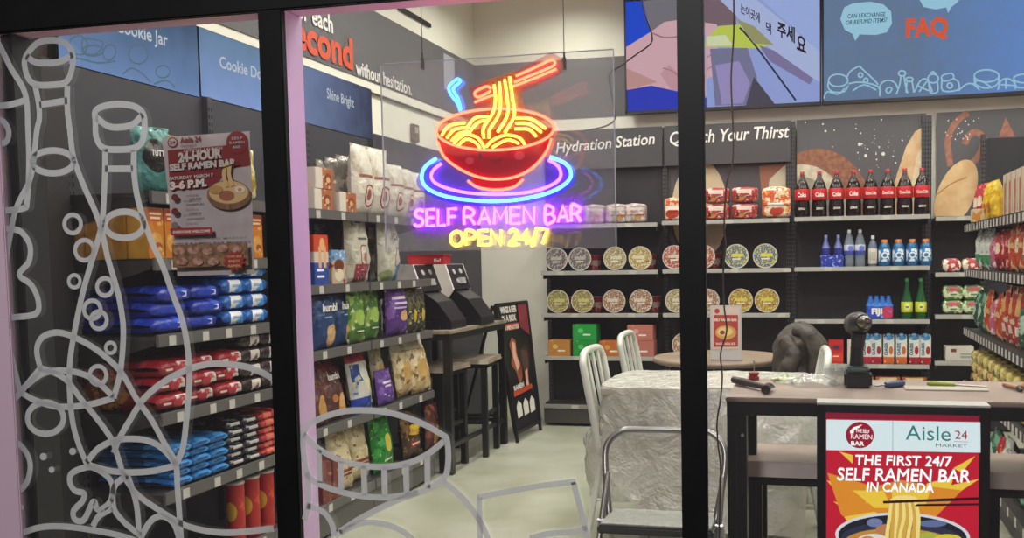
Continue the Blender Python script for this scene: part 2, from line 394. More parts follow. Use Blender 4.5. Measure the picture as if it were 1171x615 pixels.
# --- left wall: three bays
LXF, LXB = -2.293, -2.66
ZN = (1.56, 1.325, 1.055, .775, .49, .17); ZF = (1.55, 1.2, .895, .535, .17)
bays = []
for i, (y0, y1, zz, lab) in enumerate(((2.722, 3.485, ZN, 'charcoal shelving bay nearest the window, stocked with boxed and bagged cookies'),
                             (3.49, 4.235, ZF, 'middle charcoal shelving bay on the left wall under the SHINE BRIGHT panel'),
                             (4.24, 4.98, ZF, 'charcoal shelving bay at the far end of the left wall beside the cooking machines'))):
    r = empty('shelving_unit', (LXB, (y0+y1)/2, 0), 0, lab, 'shelving', 'shelving bays along the left wall')
    q = MB(); q.box(LXB-.03, LXB, y0, y1, .02, 2.03); q.build('back_panel', mat('3a3940', .55, var=(5, '34333a')), r)
    upright('upright', r, (LXB+.0, y0+.012), 1, .02, 2.03, n=(1, 0, 0))
    if i == 2: upright('upright', r, (LXB+.0, y1-.014), 1, .02, 2.03, n=(1, 0, 0))
    for z in zz:
        tg = [y0+.1+k*(.155 if i == 0 else .21)+random.uniform(-.03, .03) for k in range(4 if i == 0 else 3)]
        shelf_y(r, y0+.003, y1-.003, LXF, LXB, z, tags=tg)
    q = MB(); q.box(LXF-.03, LXF-.015, y0, y1, .02, .13); q.build('kick_panel', mat('55534f', .5), r)
    bays.append(r)
# --- back wall: four bays
BYL, BYB = 6.734, 7.03
bx = [-2.2, -1.238, -.254, .73, 1.115]
blab = ['back wall shelving bay under the words Hydration Station, stocked with ramen bowls', 'back wall shelving bay under the words Your Thirst, behind the dark window post',
        'back wall shelving bay holding the row of cola bottles', 'narrow right back wall shelving bay in front of the baguette picture']
bz = [(1.573, 1.215, .886, .551, .17), (1.583, 1.218, .886, .551, .17), (1.587, 1.222, .84, .514, .17), (1.567, 1.172, .873, .542, .17)]
btags = [[-1.98, -1.5], [-.75, -.38], [.0, .42], [.95]]
for i in range(4):
    x0, x1 = bx[i]+.018, bx[i+1]-.018
    r = empty('shelving_unit', ((x0+x1)/2, BYB, 0), 0, blab[i], 'shelving', 'shelving bays along the back wall')
    q = MB(); q.box(x0-.018, x1+.018, BYB, BYB+.03, .02, 2.03 if i < 2 else 1.56); q.build('back_panel', PANEL, r)
    upright('upright', r, (bx[i], BYB-.0), 0, .02, 2.32, n=(0, -1, 0))
    if i in (1, 2): upright('upright', r, (bx[i+1]-.036, BYB), 0, .02, 2.32, n=(0, -1, 0))
    if i == 3: upright('upright', r, (bx[4]-.02, BYB-.05), 0, .02, 2.16, w=.03)
    for j, z in enumerate(bz[i]):
        shelf_x(r, x0, x1, BYL, BYB, z, tags=[t+random.uniform(-.05, .1) for t in btags[i]], bottom=(j == 4), rail=RAILL if z > .2 else mat('8c8b86', .4))
    if i == 0:   # dark end cheek
        q = MB(); q.box(x0-.018, x0-.003, BYL+.1, BYB, .02, .17); q.build('end_bracket', SHELF, r)
    if i < 2:
        q = MB(); q.box(x0-.018 if i else -1.75-.45, x1+.0, BYB-.05, BYB-.035, 2.02, 2.327); hp = q.build('header_panel', mat('454346', .6), r)
        q = MB()
        if i == 0: text_on(q, 'Hydration Station', at(636, 175, Y=BYB-.053), at(748, 164.5, Y=BYB-.053), .085, bold=.012, shear=.16)
        else: text_on(q, 'Quench Your Thirst', at(765, 165, Y=BYB-.053), at(901.5, 157, Y=BYB-.053), .095, bold=.012, shear=.16)
        q.build('header_lettering', LET, hp)
        # printed picture behind the packs
        p = Pic((0, -1, 0), Y=BYB-.002); p.k = 1
        if i == 1:
            p.poly([(762, 190), (905, 187), (905, 252), (762, 255)], mat('4b4649', .6))
            p.poly(ell(800, 240, 32, 58, 24), mat('c9b594', .7)); p.poly(ell(930, 245, 66, 62, 28), mat('9a6146', .7)) if 0 else None
            p.poly([(868, 190), (905, 186), (905, 235), (872, 235)], mat('94604a', .7)); p.poly([(876, 235), (880, 205), (896, 190), (905, 186), (905, 240)], mat('c4b8a0', .7))
            p.build('picture_print', r)
    else:
        p = Pic((0, -1, 0), Y=BYB-.004)
        if i == 2:
            p.poly([(911, 137.5), (1059, 129.5), (1065, 246), (911, 251)], PANELG)
            cl = lambda pts: [(min(max(x, 911), 1060), y) for x, y in pts]
            p.poly(cl(ell(935, 250, 64, 80, 40, 0, 180, 360)), mat('9c6a50', .7, var=(30, '7d4e3a')))
            p.poly(cl(ell(918, 250, 52, 62, 40, 0, 180, 360)), mat('d8cdb6', .7, var=(18, 'b7aa92')))
            p.poly(cl(ell(915, 252, 42, 50, 40, 0, 180, 360)), mat('a29a88', .7, var=(14, '8b8373')))
            p.poly([(1057, 144), (1046, 151), (1036, 168), (1026, 198), (1014, 246), (1060, 246)], mat('d9b88f', .7, var=(10, 'c79f72')))
            p.poly([(1057, 160), (1048, 180), (1036, 246), (1060, 246)], mat('e2d2b0', .7, var=(20, 'cdb591')))
            rg = random.Random(3)
            for k in range(46):
                x, y = rg.gauss(1003, 14), rg.gauss(170, 17); s = rg.choice((.3, .4, .5, .9))
                if 925 < x < 1050 and 137 < y < 200: p.k = 4; p.poly(ell(x, y, s, s*1.2, 6), mat('dcd9d2', .6))
            for x, y, s in ((983, 165, 2.2), (990, 178, 2), (1010, 176, 2.2), (944, 150, 1.4), (941, 142, 1.1), (921, 140, 1), (954, 149, .9)): p.poly(ell(x, y, s, s, 7), mat('dcd9d2', .6))
        else:
            p.poly([(1071, 129), (1171, 123.5), (1235, 120), (1235, 250), (1071, 248)], PANELG)
            BR = mat('a3705c', .7, var=(25, '8d5b4a'))
            p.stroke([(1107, 129), (1096, 137), (1086, 152), (1084, 168), (1087, 190)], BR, .045)
            p.stroke([(1103, 165), (1108, 155), (1116, 151), (1125, 158), (1122, 172), (1113, 186)], BR, .045)
            p.poly([(1150, 134), (1142, 157), (1161, 156)], BR)
            p.stroke([(1108, 212), (1120, 216), (1128, 210)], BR, .03)
            p.poly([(x, min(y, 247)) for x, y in ell(1093, 222, 42, 21, 36, -67)], mat('e0c08f', .7, var=(9, 'cda671')))
            p.stroke([(1072, 222), (1088, 210), (1105, 203)], mat('a9804f', .7), .01)
            for k in range(26):
                x, y = random.gauss(1100, 14), random.gauss(150, 12)
                if 1072 < x < 1160 and 131 < y < 190: p.k = 4; p.poly(ell(x, y, .7, .9, 6), mat('dcd9d2', .6))
        p.build('picture_print', r)
# plain black panel right of them
r = empty('corner_partition', (1.5, 7.0, 0), 0, 'plain black back panel in the far right corner behind the aisle shelves', 'partition')
q = MB(); q.box(1.115, 2.6, 6.96, 6.98, .02, 2.13); q.build('back_panel', mat('24262a', .5), r)
upright('upright', r, (1.10, 6.975), 0, .02, 2.15, w=.03)

# lit picture panels above the left bays
def lit_panel(name, label, y0, y1, z0, z1, words, wa, wb, wh, m, X=LXB, cat='lit sign'):
    r = empty(name, (X, (y0+y1)/2, z0), 0, label, cat, 'lit panels above the left shelves')
    q = MB(); q.box(X-.045, X, y0, y1, z0, z1, bev=.004); q.build('housing', BLACK, r)
    q = MB(); q.poly([(X+.001, y0+.004, z0+.008), (X+.001, y1-.004, z0+.008), (X+.001, y1-.004, z1-.004), (X+.001, y0+.004, z1-.004)]); q.build('screen', m, r)
    q = MB(); p0, p1 = at(*wa, X=X+.002), at(*wb, X=X+.002)
    text_on(q, words, p0, p1, wh, bold=.015); q.build('lettering', emis('dfe8ee', .85), r); return r
SC1 = screen_mat('4c6078', '7f9fd0', .9, 2, 0.35, 0.0); SC2 = screen_mat('93aee6', '6c8ca4', 1.0, 2, .0, .35); SC3 = screen_mat('7f90b8', '474e66', .95, 1, -.35, .35)
cj = lit_panel('lit_panel', 'blue lit panel reading Cookie Jar with line drawings, above the nearest shelves', 2.735, 3.478, 2.02, 2.44, 'Cookie Jar', (132, 35.5), (192, 53), .052, SC1)
lit_panel('lit_panel', 'bright blue lit panel reading Cookie Dough, next to the Cookie Jar panel', 3.482, 4.25, 2.028, 2.335, 'Cookie Dough', (251.5, 77), (313, 95), .052, SC2)
lit_panel('lit_panel', 'dim blue lit panel reading Shine Bright, farthest of the panels over the left shelves', 4.25, 5.01, 2.028, 2.335, 'Shine Bright', (374, 112), (405, 123), .055, SC3)
DOOD = emis('8fb0c8', .45)
p = Pic((1, 0, 0), X=LXB+.003)
for pts, c in (([(80, 46), (92, 41), (100, 50), (95, 62), (84, 60)], 1), (ell(106, 58, 12, 6, 14), 1), ([(95, 45), (112, 46), (118, 50), (110, 62), (96, 60)], 1), (ell(125, 60, 7, 9, 12, 20), 1),
               (ell(158, 62, 11, 11, 14), 1), ([(84, 66), (95, 68), (112, 72), (132, 70)], 0), ([(140, 85), (150, 78), (162, 84), (172, 94)], 0), (ell(186, 82, 8, 7, 12), 1), ([(176, 96), (190, 92), (200, 100)], 0)):
    p.stroke(pts, DOOD, .006, bool(c), 3)
p.build('line_drawing', cj)
for z, y0, y1 in ((2.022, 2.735, 3.478),):
    pass

# ------------------------------------------------------------------ screens on the back wall
TY = 6.95
def tv(label, pts, X0, X1, z0, z1):
    r = empty('wall_screen', ((X0+X1)/2, TY+.06, z0), 0, label, 'screen', 'large screens on the back wall')
    q = MB(); q.box(X0, X1, TY+.012, TY+.07, z0, z1, bev=.006); q.build('housing', BLACK, r)
    q = MB(); t = .012
    q.box(X0, X1, TY, TY+.02, z0, z0+.022); q.box(X0, X1, TY, TY+.02, z1-t, z1); q.box(X0, X0+t, TY, TY+.02, z0, z1); q.box(X1-t, X1, TY, TY+.02, z0, z1)
    q.build('bezel', mat('1c1d26', .35), r)
    q = MB(); q.box((X0+X1)/2-.2, (X0+X1)/2+.2, TY+.06, YB, (z0+z1)/2-.15, (z0+z1)/2+.15); q.build('wall_mount', BLACK, r)
    return r
E = lambda c, s=.95: emis(c, s)
TYS = TY+.011
t1 = tv('left wall screen showing a hand and a yellow card', None, -1.537, -.042, 2.428, 3.30)
p = Pic((0, -1, 0), Y=TYS)
p.poly([(713, 0-8), (939, -10), (940, 119), (718, 129)], E('9fb0ea'))
p.poly([(713, -8), (735, 0), (746, 35), (716, 55)], E('2350dd')); 
p.poly([(733, -8), (810, -8), (808, 30), (775, 22), (745, 38)], E('8b8690', .8))
p.poly([(716, 54), (745, 36), (760, 25), (800, 20), (806, 45), (808, 110), (772, 108), (745, 98), (716, 103)], E('e3b7c0'))
p.poly([(716, 78), (735, 86), (752, 94), (740, 97), (716, 103)], E('cf9d99'))
p.poly([(755, 85), (765, 74), (782, 90), (806, 92), (806, 108), (770, 106)], E('d5a2ac'))
p.stroke([(746, 38), (760, 43), (776, 42)], E('b27c84'), .012); p.stroke([(758, 78), (770, 82), (785, 96)], E('bb8890'), .012)
p.poly([(717, 103), (745, 98), (808, 112), (808, 126), (718, 129)], E('3444c8'))
p.poly([(806, 0), (835, 0), (842, 15), (842, 30), (806, 30)], E('8e7580', .8))
p.poly([(806, 26), (820, 28), (821, 55), (816, 75), (822, 85), (808, 90)], E('e0b9c2')); p.stroke([(808, 66), (816, 62), (820, 66)], E('b88a90'), .01); p.stroke([(808, 80), (815, 76), (820, 78)], E('b88a90'), .01)
p.poly([(822, 30), (848, 28), (880, 50), (872, 56), (806, 53), (808, 45)], E('cddd5c')); p.poly([(808, 42), (830, 40), (838, 52), (808, 53)], E('e3ecc0'))
p.poly([(812, 56), (855, 55), (866, 90), (856, 120), (818, 121)], E('8485a8', .9)); p.poly([(818, 75), (845, 70), (858, 95), (850, 118), (826, 120)], E('a79bd0'))
p.poly([(862, 88), (886, 119), (853, 121)], E('5d5868', .8))
p.poly([(823, 0), (865, 0), (939, 60), (939, 95), (895, 70)], E('b9c6f2')); p.poly([(865, -5), (939, -8), (939, 60)], E('a8bdf4'))
p.poly([(868, 52), (885, 58), (930, 90), (926, 97), (880, 70)], E('8f86b4', .85))
p.stroke([(846, 32), (862, 50), (910, 115)], E('45456a', .6), .014, sm=2); p.poly([(842, 22), (862, 30), (885, 52), (862, 50)], E('a9a977', .9))
p.text('는이곳에', (847, 14), (869, 26), .055, E('3b3350', .5), .02); p.text('댁', (876, 36), (882, 39), .06, E('3b3350', .5), .02)
p.text('주세', (889, 40), (909, 48), .085, E('35304a', .5), .03); p.text('요', (911, 57), (922, 62), .10, E('35304a', .5), .03)
p.build('screen', t1)
t2 = tv('right wall screen reading FAQ with speech bubbles above white line drawings', None, -.040, 1.9, 2.428, 3.30)
p = Pic((0, -1, 0), Y=TYS)
p.poly([(942, -6), (1290, -14), (1290, 96), (942, 118)], screen_mat('6d84a4', '6a9cec', 1.0, 0, -.3, .9))
BUB = E('a9dcf3'); FQ = E('f4623a')
p.poly([(961, 22), (965, 9), (975, 4), (995, 2), (1010, 5), (1019, 13), (1020, 27), (1014, 37), (1002, 40), (983, 39.5), (978, 47), (975, 39), (966, 34)], BUB)
p.poly([(1050, -3), (1056, 8), (1070, 11), (1082, 8.5), (1084, 15), (1088, 8), (1096, 2), (1098, -6)], BUB)
p.text("CAN I EXCHANGE", (969, 21), (1012, 18.5), .03, E('3a5f86', .6), .01, .15); p.text("OR REFUND ITEMS?", (967, 28.5), (1014, 25), .03, E('3a5f86', .6), .01, .15)
p.text('FAQ', (1036, 42), (1084, 40), .125, FQ, .04)
DR = E('a8d8ee', .95); w = .011
for pts, c in ((ell(958.5, 92, 11, 7, 16), 1), ([(947.5, 93), (947, 100), (952, 105), (965, 105), (970, 98)], 0), ([(942, 113), (946, 105), (958, 108), (966, 101)], 0), ([(968, 90), (972, 82), (982, 76), (985, 78), (1000, 92), (1004, 97)], 0),
    (ell(984, 86, 2.5, 2.5, 8), 1), (ell(990, 92, 2.5, 2.5, 8), 1), ([(970, 96), (984, 94), (1004, 99), (1006, 110)], 0), ([(975, 104), (988, 97), (1002, 103)], 0), (ell(1016, 101, 10, 9, 12, 0, 180, 360), 0), ([(1013, 103), (1016, 107), (1020, 102), (1017, 100)], 1),
    (ell(1031.5, 84, 4, 3, 10), 1), ([(1030, 87), (1029, 96), (1025, 108)], 0), ([(1034, 87), (1035, 96), (1038, 107)], 0), (ell(1040, 91, 4, 2.5, 8), 1), ([(1037, 94), (1036, 106)], 0), ([(1043, 93), (1045, 106)], 0),
    ([(1046, 105), (1052, 93), (1060, 91), (1066, 105)], 0), ([(1049, 98), (1062, 104)], 0), ([(1051, 105), (1060, 93)], 0), (ell(1067, 90, 6, 5, 12), 1), ([(1064, 84), (1067, 82), (1070, 85)], 0), ([(1062, 95), (1064, 106), (1072, 105), (1072, 94)], 0),
    ([(1077, 87), (1088, 84), (1090, 90), (1079, 93)], 1), ([(1077, 92), (1078, 104), (1095, 103), (1096, 94), (1090, 90)], 0), (ell(1086, 98, 3, 3, 8), 1), ([(1096, 104), (1104, 97), (1112, 96), (1120, 103)], 0), (ell(1128, 87, 14, 7, 18), 1), ([(1114, 89), (1116, 97), (1128, 101), (1140, 97), (1142, 89)], 0),
    ([(1112, 97), (1120, 92), (1135, 101)], 0), ([(1141, 103), (1144, 93), (1152, 90), (1160, 95), (1161, 102)], 0), ([(1144, 97), (1160, 98)], 0), ([(1150, 91), (1150, 102)], 0), (ell(1172, 90, 13, 5, 16), 1), ([(1160, 92), (1163, 100), (1180, 100)], 0)):
    p.stroke(pts, DR, w, bool(c), 3)
p.build('screen', t2)
# small fittings
q = MB(); q.box(XL, XL+.02, 5.72, 6.22, 3.0, 3.03, bev=.003); tag(q.build('wall_vent', BLACK), 'thin black slot high on the white left wall', 'vent')
q = MB(); q.box(XL, XL+.03, 5.86, 5.95, 2.14, 2.26, bev=.004); q.box(XL+.03, XL+.032, 5.88, 5.93, 2.20, 2.24, 1); tag(q.build('thermostat', [mat('6b5b4a', .5), mat('a39a8a', .4)]), 'small brown box on the white wall behind the hanging sign', 'thermostat')
q = MB(); q.tube([(XL+.012, 5.3, 2.375), (XL+.012, 7.05, 2.375)], .008); tag(q.build('conduit', mat('6a655c', .4, metal=.5)), 'thin grey pipe running along the white left wall', 'conduit')
q = MB(); q.box(XL+.006, XL+.012, 6.44, 6.64, 2.60, 2.87, bev=.002); tag(q.build('wall_plate', mat('a6a9b4', .4)), 'pale upright plate on the dark band near the corner', 'plate')

# ================================================================== VINYL DRAWINGS ON THE WINDOW
def vinyl_mat():
    m = bpy.data.materials.new('frosted_vinyl'); m.use_nodes = True; nt = m.node_tree; nt.nodes.clear(); N = nt.nodes; L = nt.links
    d = N.new('ShaderNodeBsdfDiffuse'); d.inputs[0].default_value = srgb('bdbec0')
    t = N.new('ShaderNodeBsdfTranslucent'); t.inputs[0].default_value = srgb('bfbfc0')
    c = N.new('ShaderNodeBsdfTransparent')
    a = N.new('ShaderNodeMixShader'); a.inputs[0].default_value = .4; L.new(d.outputs[0], a.inputs[1]); L.new(t.outputs[0], a.inputs[2])
    b_ = N.new('ShaderNodeMixShader'); b_.inputs[0].default_value = .1; L.new(a.outputs[0], b_.inputs[1]); L.new(c.outputs[0], b_.inputs[2])
    o = N.new('ShaderNodeOutputMaterial'); L.new(b_.outputs[0], o.inputs[0]); return m
VINYL = vinyl_mat(); _vy = [0]
def decal(name, label, strokes, w=.0185, group=None, dots=()):
    _vy[0] += 1; y = GY-.0006-.0001*_vy[0]
    q = MB()
    for pts, c in strokes:
        P = [at(v.x, v.y, Y=y) for v in smooth([Vector((a, b_, 0)) for a, b_ in pts], 6, bool(c))]; ribbon(q, P, w, (0, -1, 0), 0, bool(c))
    for x, yy, r in dots: q.poly([at(a, b_, Y=y) for a, b_ in ell(x, yy, r, r*1.05, 12)])
    return tag(q.build(name, VINYL), label, 'window decal', group)
decal('bottle_decal', 'tall grey line-drawn bottle on the left pane, the higher of the two',
  [([(29, 66), (29, 80), (34, 92), (43, 97), (60, 97), (75, 94), (82, 80), (83, 62), (75, 50), (60, 46), (42, 50)], 1), ([(30, 64), (40, 71), (55, 72), (70, 70), (83, 62)], 0),
   ([(40, 98), (44, 118), (45, 135), (42, 150), (39, 178), (34, 206), (18.5, 238), (12, 268), (7, 300), (7, 345), (10, 380), (13, 405), (23, 448)], 0),
   ([(77, 98), (77, 125), (80, 150), (84, 180), (95.6, 212), (109, 242), (117, 267), (123, 294), (131, 321), (137, 345), (141, 378), (138, 422), (130, 455)], 0),
   ([(45, 120), (64, 117), (77, 115)], 0), (ell(60.5, 185, 23.5, 13, 16), 1),
   ([(23, 448), (39, 457), (60, 464), (78, 465), (104, 462), (130, 455)], 0), ([(23, 447), (45, 429), (62, 424), (85, 425), (108, 434), (130, 454)], 0)])
decal('bottle_decal', 'tall grey line-drawn bottle on the left pane, nearer the poster, cap below the first',
  [([(109, 139), (109, 127), (120, 121), (137, 119), (154, 122), (164, 131), (165, 149), (162, 162), (154, 169), (135, 171), (118, 169), (110, 157)], 1), ([(110, 134), (123, 144), (137, 145.5), (152, 142), (163, 131)], 0),
   ([(120, 170), (120, 193), (119, 220), (117, 252), (111, 278), (103, 305), (94, 337), (86, 375), (80, 412), (79.5, 446), (83, 482), (90, 508), (99, 530)], 0),
   ([(153, 172), (153, 194), (156, 220), (163, 247), (174, 278), (186, 304), (197, 335), (208, 365), (214, 395), (216.5, 430), (213.5, 475), (209, 512), (200.6, 531)], 0),
   ([(120, 193), (152, 193)], 0), (ell(142, 257, 22, 15, 16), 1),
   ([(99, 530.5), (125, 538), (151, 540), (177, 538), (200.6, 532)], 0), ([(99, 529), (112, 513), (133, 503), (159, 502), (177, 507), (190, 517), (200, 530)], 0)])
decal('jug_decal', 'grey outline of a jug cut by the left edge of the left pane', [([(-6, 45), (0, 53), (12, 77), (29, 108), (32, 150), (33, 189), (31, 230), (27, 238), (4, 241), (-6, 241)], 0), ([(-6, 121), (10, 120), (28, 115)], 0), ([(-5, 137), (4, 139), (10, 150), (7, 162), (-5, 165)], 0)])
decal('toast_decal', 'grey outline of a rounded bread slice at the left edge, shaped like a 3', [([(4, 261), (12, 262), (24, 265), (34, 280), (33, 299), (22, 314), (36, 326), (44, 345), (40, 359), (12, 363), (-2, 364)], 0)])
decal('sausage_decal', 'long grey curved sausage outline sweeping down the left pane',
  [([(47, 424), (42, 401), (48, 386), (65, 380), (86, 386), (112, 401), (138, 425), (156, 456), (172, 478), (187, 505), (200.6, 530), (203, 559), (206, 601), (207, 618)], 0),
   ([(45, 420), (73, 432), (94, 458), (112, 480), (128, 503), (134, 520), (143, 546), (158, 566), (185, 585), (216, 602), (259, 609), (313, 604)], 0)])
decal('line_decal', 'straight grey stroke rising from the left edge to the sausage drawing', [([(-8, 486), (23, 449), (46, 421)], 0)])
decal('ball_decal', 'grey ring the size of a ball under the left bottle drawing', [(ell(52, 478, 20.5, 18, 18), 1)])
decal('dome_decal', 'large grey dome arc crossing the red snack packs', [([(130, 518), (135, 504), (148, 481), (167, 453), (198, 430), (236, 416.5), (274.6, 418), (300, 426), (318, 437)], 0)])
decal('pretzel_decal', 'grey curly pretzel outline low on the left pane', [([(99, 534), (82, 541), (80, 552), (86, 561), (96, 564), (94, 573), (84, 584), (86, 594), (96, 594), (107, 573), (112, 583), (125, 575), (129, 559), (124, 546), (110, 536)], 1),
   ([(146, 543), (131, 556), (130, 580), (141, 596), (159, 611)], 0), ([(128, 581), (113, 590), (106, 602)], 0), ([(146, 543), (156, 577), (159, 613)], 0), ([(160, 616), (172, 596), (185, 590), (198, 598), (205, 616)], 0)])
decal('plate_decal', 'grey curved rim line along the bottom left of the window', [([(18, 612), (45, 603), (75, 602), (112, 607), (140, 613), (160, 620)], 0)])
for i, (x, y, r, nm) in enumerate(((83, 256, 9.5, 'highest bubble, over the yellow boxes'), (96.5, 286, 10.5, 'bubble at the lower edge of the yellow boxes'), (85, 321.5, 6.5, 'small bubble left of the bottle waist'), (120, 328, 9, 'bubble inside the bottle, right of the small one'),
     (105.5, 354, 9.5, 'upper of two linked bubbles'), (113, 366, 9, 'lower of two linked bubbles'), (126.4, 397.6, 5.5, 'tiny bubble over the red packs'), (112, 429, 9.5, 'lowest bubble, in front of the brown packs'))):
    decal('bubble_decal', 'grey bubble ring, '+nm, [(ell(x, y, r, r*1.1, 12), 1)], .013 if r > 7 else .011, 'bubble rings on the left pane')
for x, y, r, nm in ((49.5, 522, 4, 'between ball ring and pretzel, leftmost upper'), (59, 537, 3.4, 'just below the upper left dot'), (83, 516, 4, 'nearest the pretzel'), (24, 580, 3.4, 'on the black frame edge'), (19, 597, 3.2, 'lowest, near the corner'), (5, 582, 3.4, 'on the pink jamb')):
    decal('dot_decal', 'small grey dot low on the left pane, '+nm, [], dots=[(x, y, r)], group='dots on the left pane')
decal('mushroom_decal', 'grey cap shape over the pink jamb at the left edge', [([(-4, 529), (9, 526), (12, 511), (20, 506.5), (31, 519), (34.6, 535), (29, 554), (15, 564), (9, 554), (9.5, 543), (-4, 541)], 0)])
decal('melon_decal', 'grey line-drawn melon slice with ribs on the middle pane',
  [([(347, 495), (361, 481), (387, 471.6), (413, 469), (444, 471.6), (478, 482), (504, 496), (511, 503), (512.5, 528), (506.6, 548), (480.6, 562), (444, 568.5), (413, 567), (387, 561.5), (361, 551), (350, 537)], 1),
   ([(347, 496.6), (366, 514), (392, 527), (426, 533.5), (460, 531), (486, 521), (508, 504)], 0),
   ([(364.5, 514), (365.5, 552)], 0), ([(389.6, 527), (390, 561)], 0), ([(415.6, 532), (417, 567)], 0), ([(439, 534), (440, 568)], 0), ([(464, 530), (465, 565)], 0), ([(488.5, 520), (489, 558)], 0)], .0165)
decal('leaf_decal', 'grey pointed leaf outline below the melon slice', [([(350.6, 540), (353, 560), (352, 580), (348, 594)], 0), ([(351, 578), (369, 585), (379, 598), (382, 613)], 0)], .0165)
decal('bowl_decal', 'grey arcs of a bowl at the foot of the middle pane', [([(384, 612), (413, 598), (439, 599), (458, 606), (472, 616)], 0), ([(478, 563), (447, 575), (413, 592), (388, 608)], 0), ([(507, 551), (520.5, 561), (534, 575), (544, 588), (551, 600), (559, 618)], 0)], .0165)
decal('carton_decal', 'grey straight-sided carton outline on the middle pane in front of the bare floor', [([(549, 618), (548.5, 595), (548, 568)], 0), ([(546, 568.5), (585, 561), (620, 555), (658, 550.5)], 0), ([(656, 551), (660, 568), (666.5, 592), (672, 618)], 0), ([(606, 615), (628, 610), (654, 608), (671, 604)], 0)], .0155)

# ------------------------------------------------------------------ poster taped inside the left pane
r = empty('poster', tuple(at(246, 313, Y=YG+.024)), 0, 'paper poster announcing a 24-HOUR SELF RAMEN BAR taped to the left window pane', 'poster')
PY = YG+.024
PAPER = mat('cbbfbc', .7, name='poster_paper', var=(20, 'bfb2ae')); PRED = mat('8e2f2c', .6); PWH = mat('ddd2c6', .6); PGR = mat('7c7570', .6); PBR = mat('8f6a48', .7, var=(60, '5f4432')); PYE = mat('cfae74', .7)
q = MB(); c4 = [at(*c, Y=PY) for c in ((185, 157), (285.5, 150), (291, 313), (203, 315.5))]; q.poly([c+Vector((0, .0007, 0)) for c in c4]); q.poly(c4)
q.build('sheet', PAPER, r)
p = Pic((0, -1, 0), Y=PY); p.k = 2
p.poly([(192, 172), (284, 164), (287, 189), (262, 193), (250, 208), (236, 216), (195, 218)], PRED)
p.poly(ell(198, 163, 6, 6, 16), PRED); p.poly(ell(198, 163, 4.6, 4.6, 16), PAPER); p.poly(ell(272, 163, 12.5, 13, 20), PRED)
p.text('24', (195, 165), (201.5, 164.6), .009, PRED, .02); p.text('Aisle 24', (207, 163.5), (231, 161.5), .014, PRED, .03); p.text('MARKET', (208, 168), (226, 167), .005, PRED)
p.text('SELF', (266, 160), (279, 159), .007, PAPER, .02); p.text('RAMEN', (264, 165), (281, 164), .007, PAPER, .02); p.text('BAR', (268, 170), (277, 169.5), .007, PAPER, .02)
p.text('OFFICIAL LAUNCH', (212, 174.5), (256, 171), .008, PWH, .01)
p.text('24-HOUR', (206, 185.5), (256, 180), .024, PWH, .06); p.text('SELF RAMEN BAR', (196, 195.5), (272, 189), .017, PWH, .06)
p.text('SATURDAY, MARCH 7', (196, 206.5), (246, 202), .009, PWH, .02); p.text('3-6 P.M.', (197, 217), (239, 212.5), .020, PWH, .06)
p.poly(ell(264, 223, 25, 17, 24), PBR); p.poly(ell(264, 220, 22.5, 13, 24), PYE); p.poly(ell(262, 224, 9, 6, 14), mat('9c5f45', .7)); p.poly(ell(277, 217, 6, 4, 12), PWH); p.poly(ell(277, 217, 2.4, 2, 8), mat('d08a35', .6)); p.poly(ell(250, 217, 8, 5, 12), mat('b58b55', .7))
p.stroke([(262, 188), (259, 200), (263, 214)], PYE, .012); p.stroke([(266, 188), (265, 200), (269, 213)], PYE, .012); p.stroke([(254, 194), (276, 186)], mat('4e342a'), .004)
for i, (yy, a, b_) in enumerate(((227, 'FREE', 'SAMPLES'), (243, 'PRIZES &', 'GIVEAWAYS'), (259, 'OFFICIAL', 'LAUNCH'))):
    p.poly(ell(203.5+i*.4, yy-1, 4, 4, 12), mat('6b2f2b', .6) if i < 2 else PGR)
    p.text(a, (217, yy-1), (231, yy-2), .006, PGR, .02); p.text(b_, (214, yy+5), (234, yy+4), .006, PGR, .02)
p.poly([(199.5, 261), (247, 260), (248, 268), (200, 269.5)], PRED); p.text('EVERYONE WELCOME', (203, 267), (245, 265.5), .007, PWH, .02)
p.text('SELF RAMEN BAR MARKET', (202, 275.5), (288, 273), .006, PGR, .02)
p.poly([(202, 280), (288, 277.5), (289, 303), (203, 306)], PBR)
for x, y in ((210, 287), (226, 286), (243, 287), (260, 284), (276, 285), (214, 299), (232, 299), (250, 299)): p.poly(ell(x, y, 6.5, 4.5, 12), mat('b08d78', .7, var=(80, '7b4b3e')))
p.poly([(274+math.cos(k*PI/12)*(13 if k % 2 else 10), 298+math.sin(k*PI/12)*(12 if k % 2 else 9)) for k in range(24)], PRED)
p.text('COME AND', (266, 294.5), (283, 294), .006, PYE, .01); p.text('ENJOY', (268, 300), (281, 299.5), .007, PYE, .01); p.text('RAMEN', (268, 305.5), (281, 305), .007, PYE, .01)
p.build('print', r)

# ------------------------------------------------------------------ the hanging neon sign
NY = 2.355; BY = 2.378
sign = empty('neon_sign', tuple(at(567, 280, Y=BY)), 0, 'neon sign of a red ramen bowl over words SELF RAMEN BAR OPEN 24/7', 'neon sign')
ACR = glassmat('clear_acrylic', ior=1.8, film='e8e6ea', film_fac=.085)
A, B_ = at(435, 74, Y=BY), at(704, 279, Y=BY)
q = MB(); q.box(A.x, B_.x, BY, BY+.005, B_.z-.01, A.z); bd = q.build('acrylic_board', ACR, sign)
tag(bd, 'clear board with polished edges')
q = MB(); e = .0022
q.box(A.x-e, A.x, BY, BY+.005, B_.z-.01, A.z); q.box(B_.x, B_.x+e, BY, BY+.005, B_.z-.01, A.z); q.box(A.x, B_.x, BY, BY+.005, A.z, A.z+e)
q.build('board_edge', mat('b9c2c6', .25), sign)
def film(color, fac, name): return glassmat(name, film=color, film_fac=fac, ior=1.1)
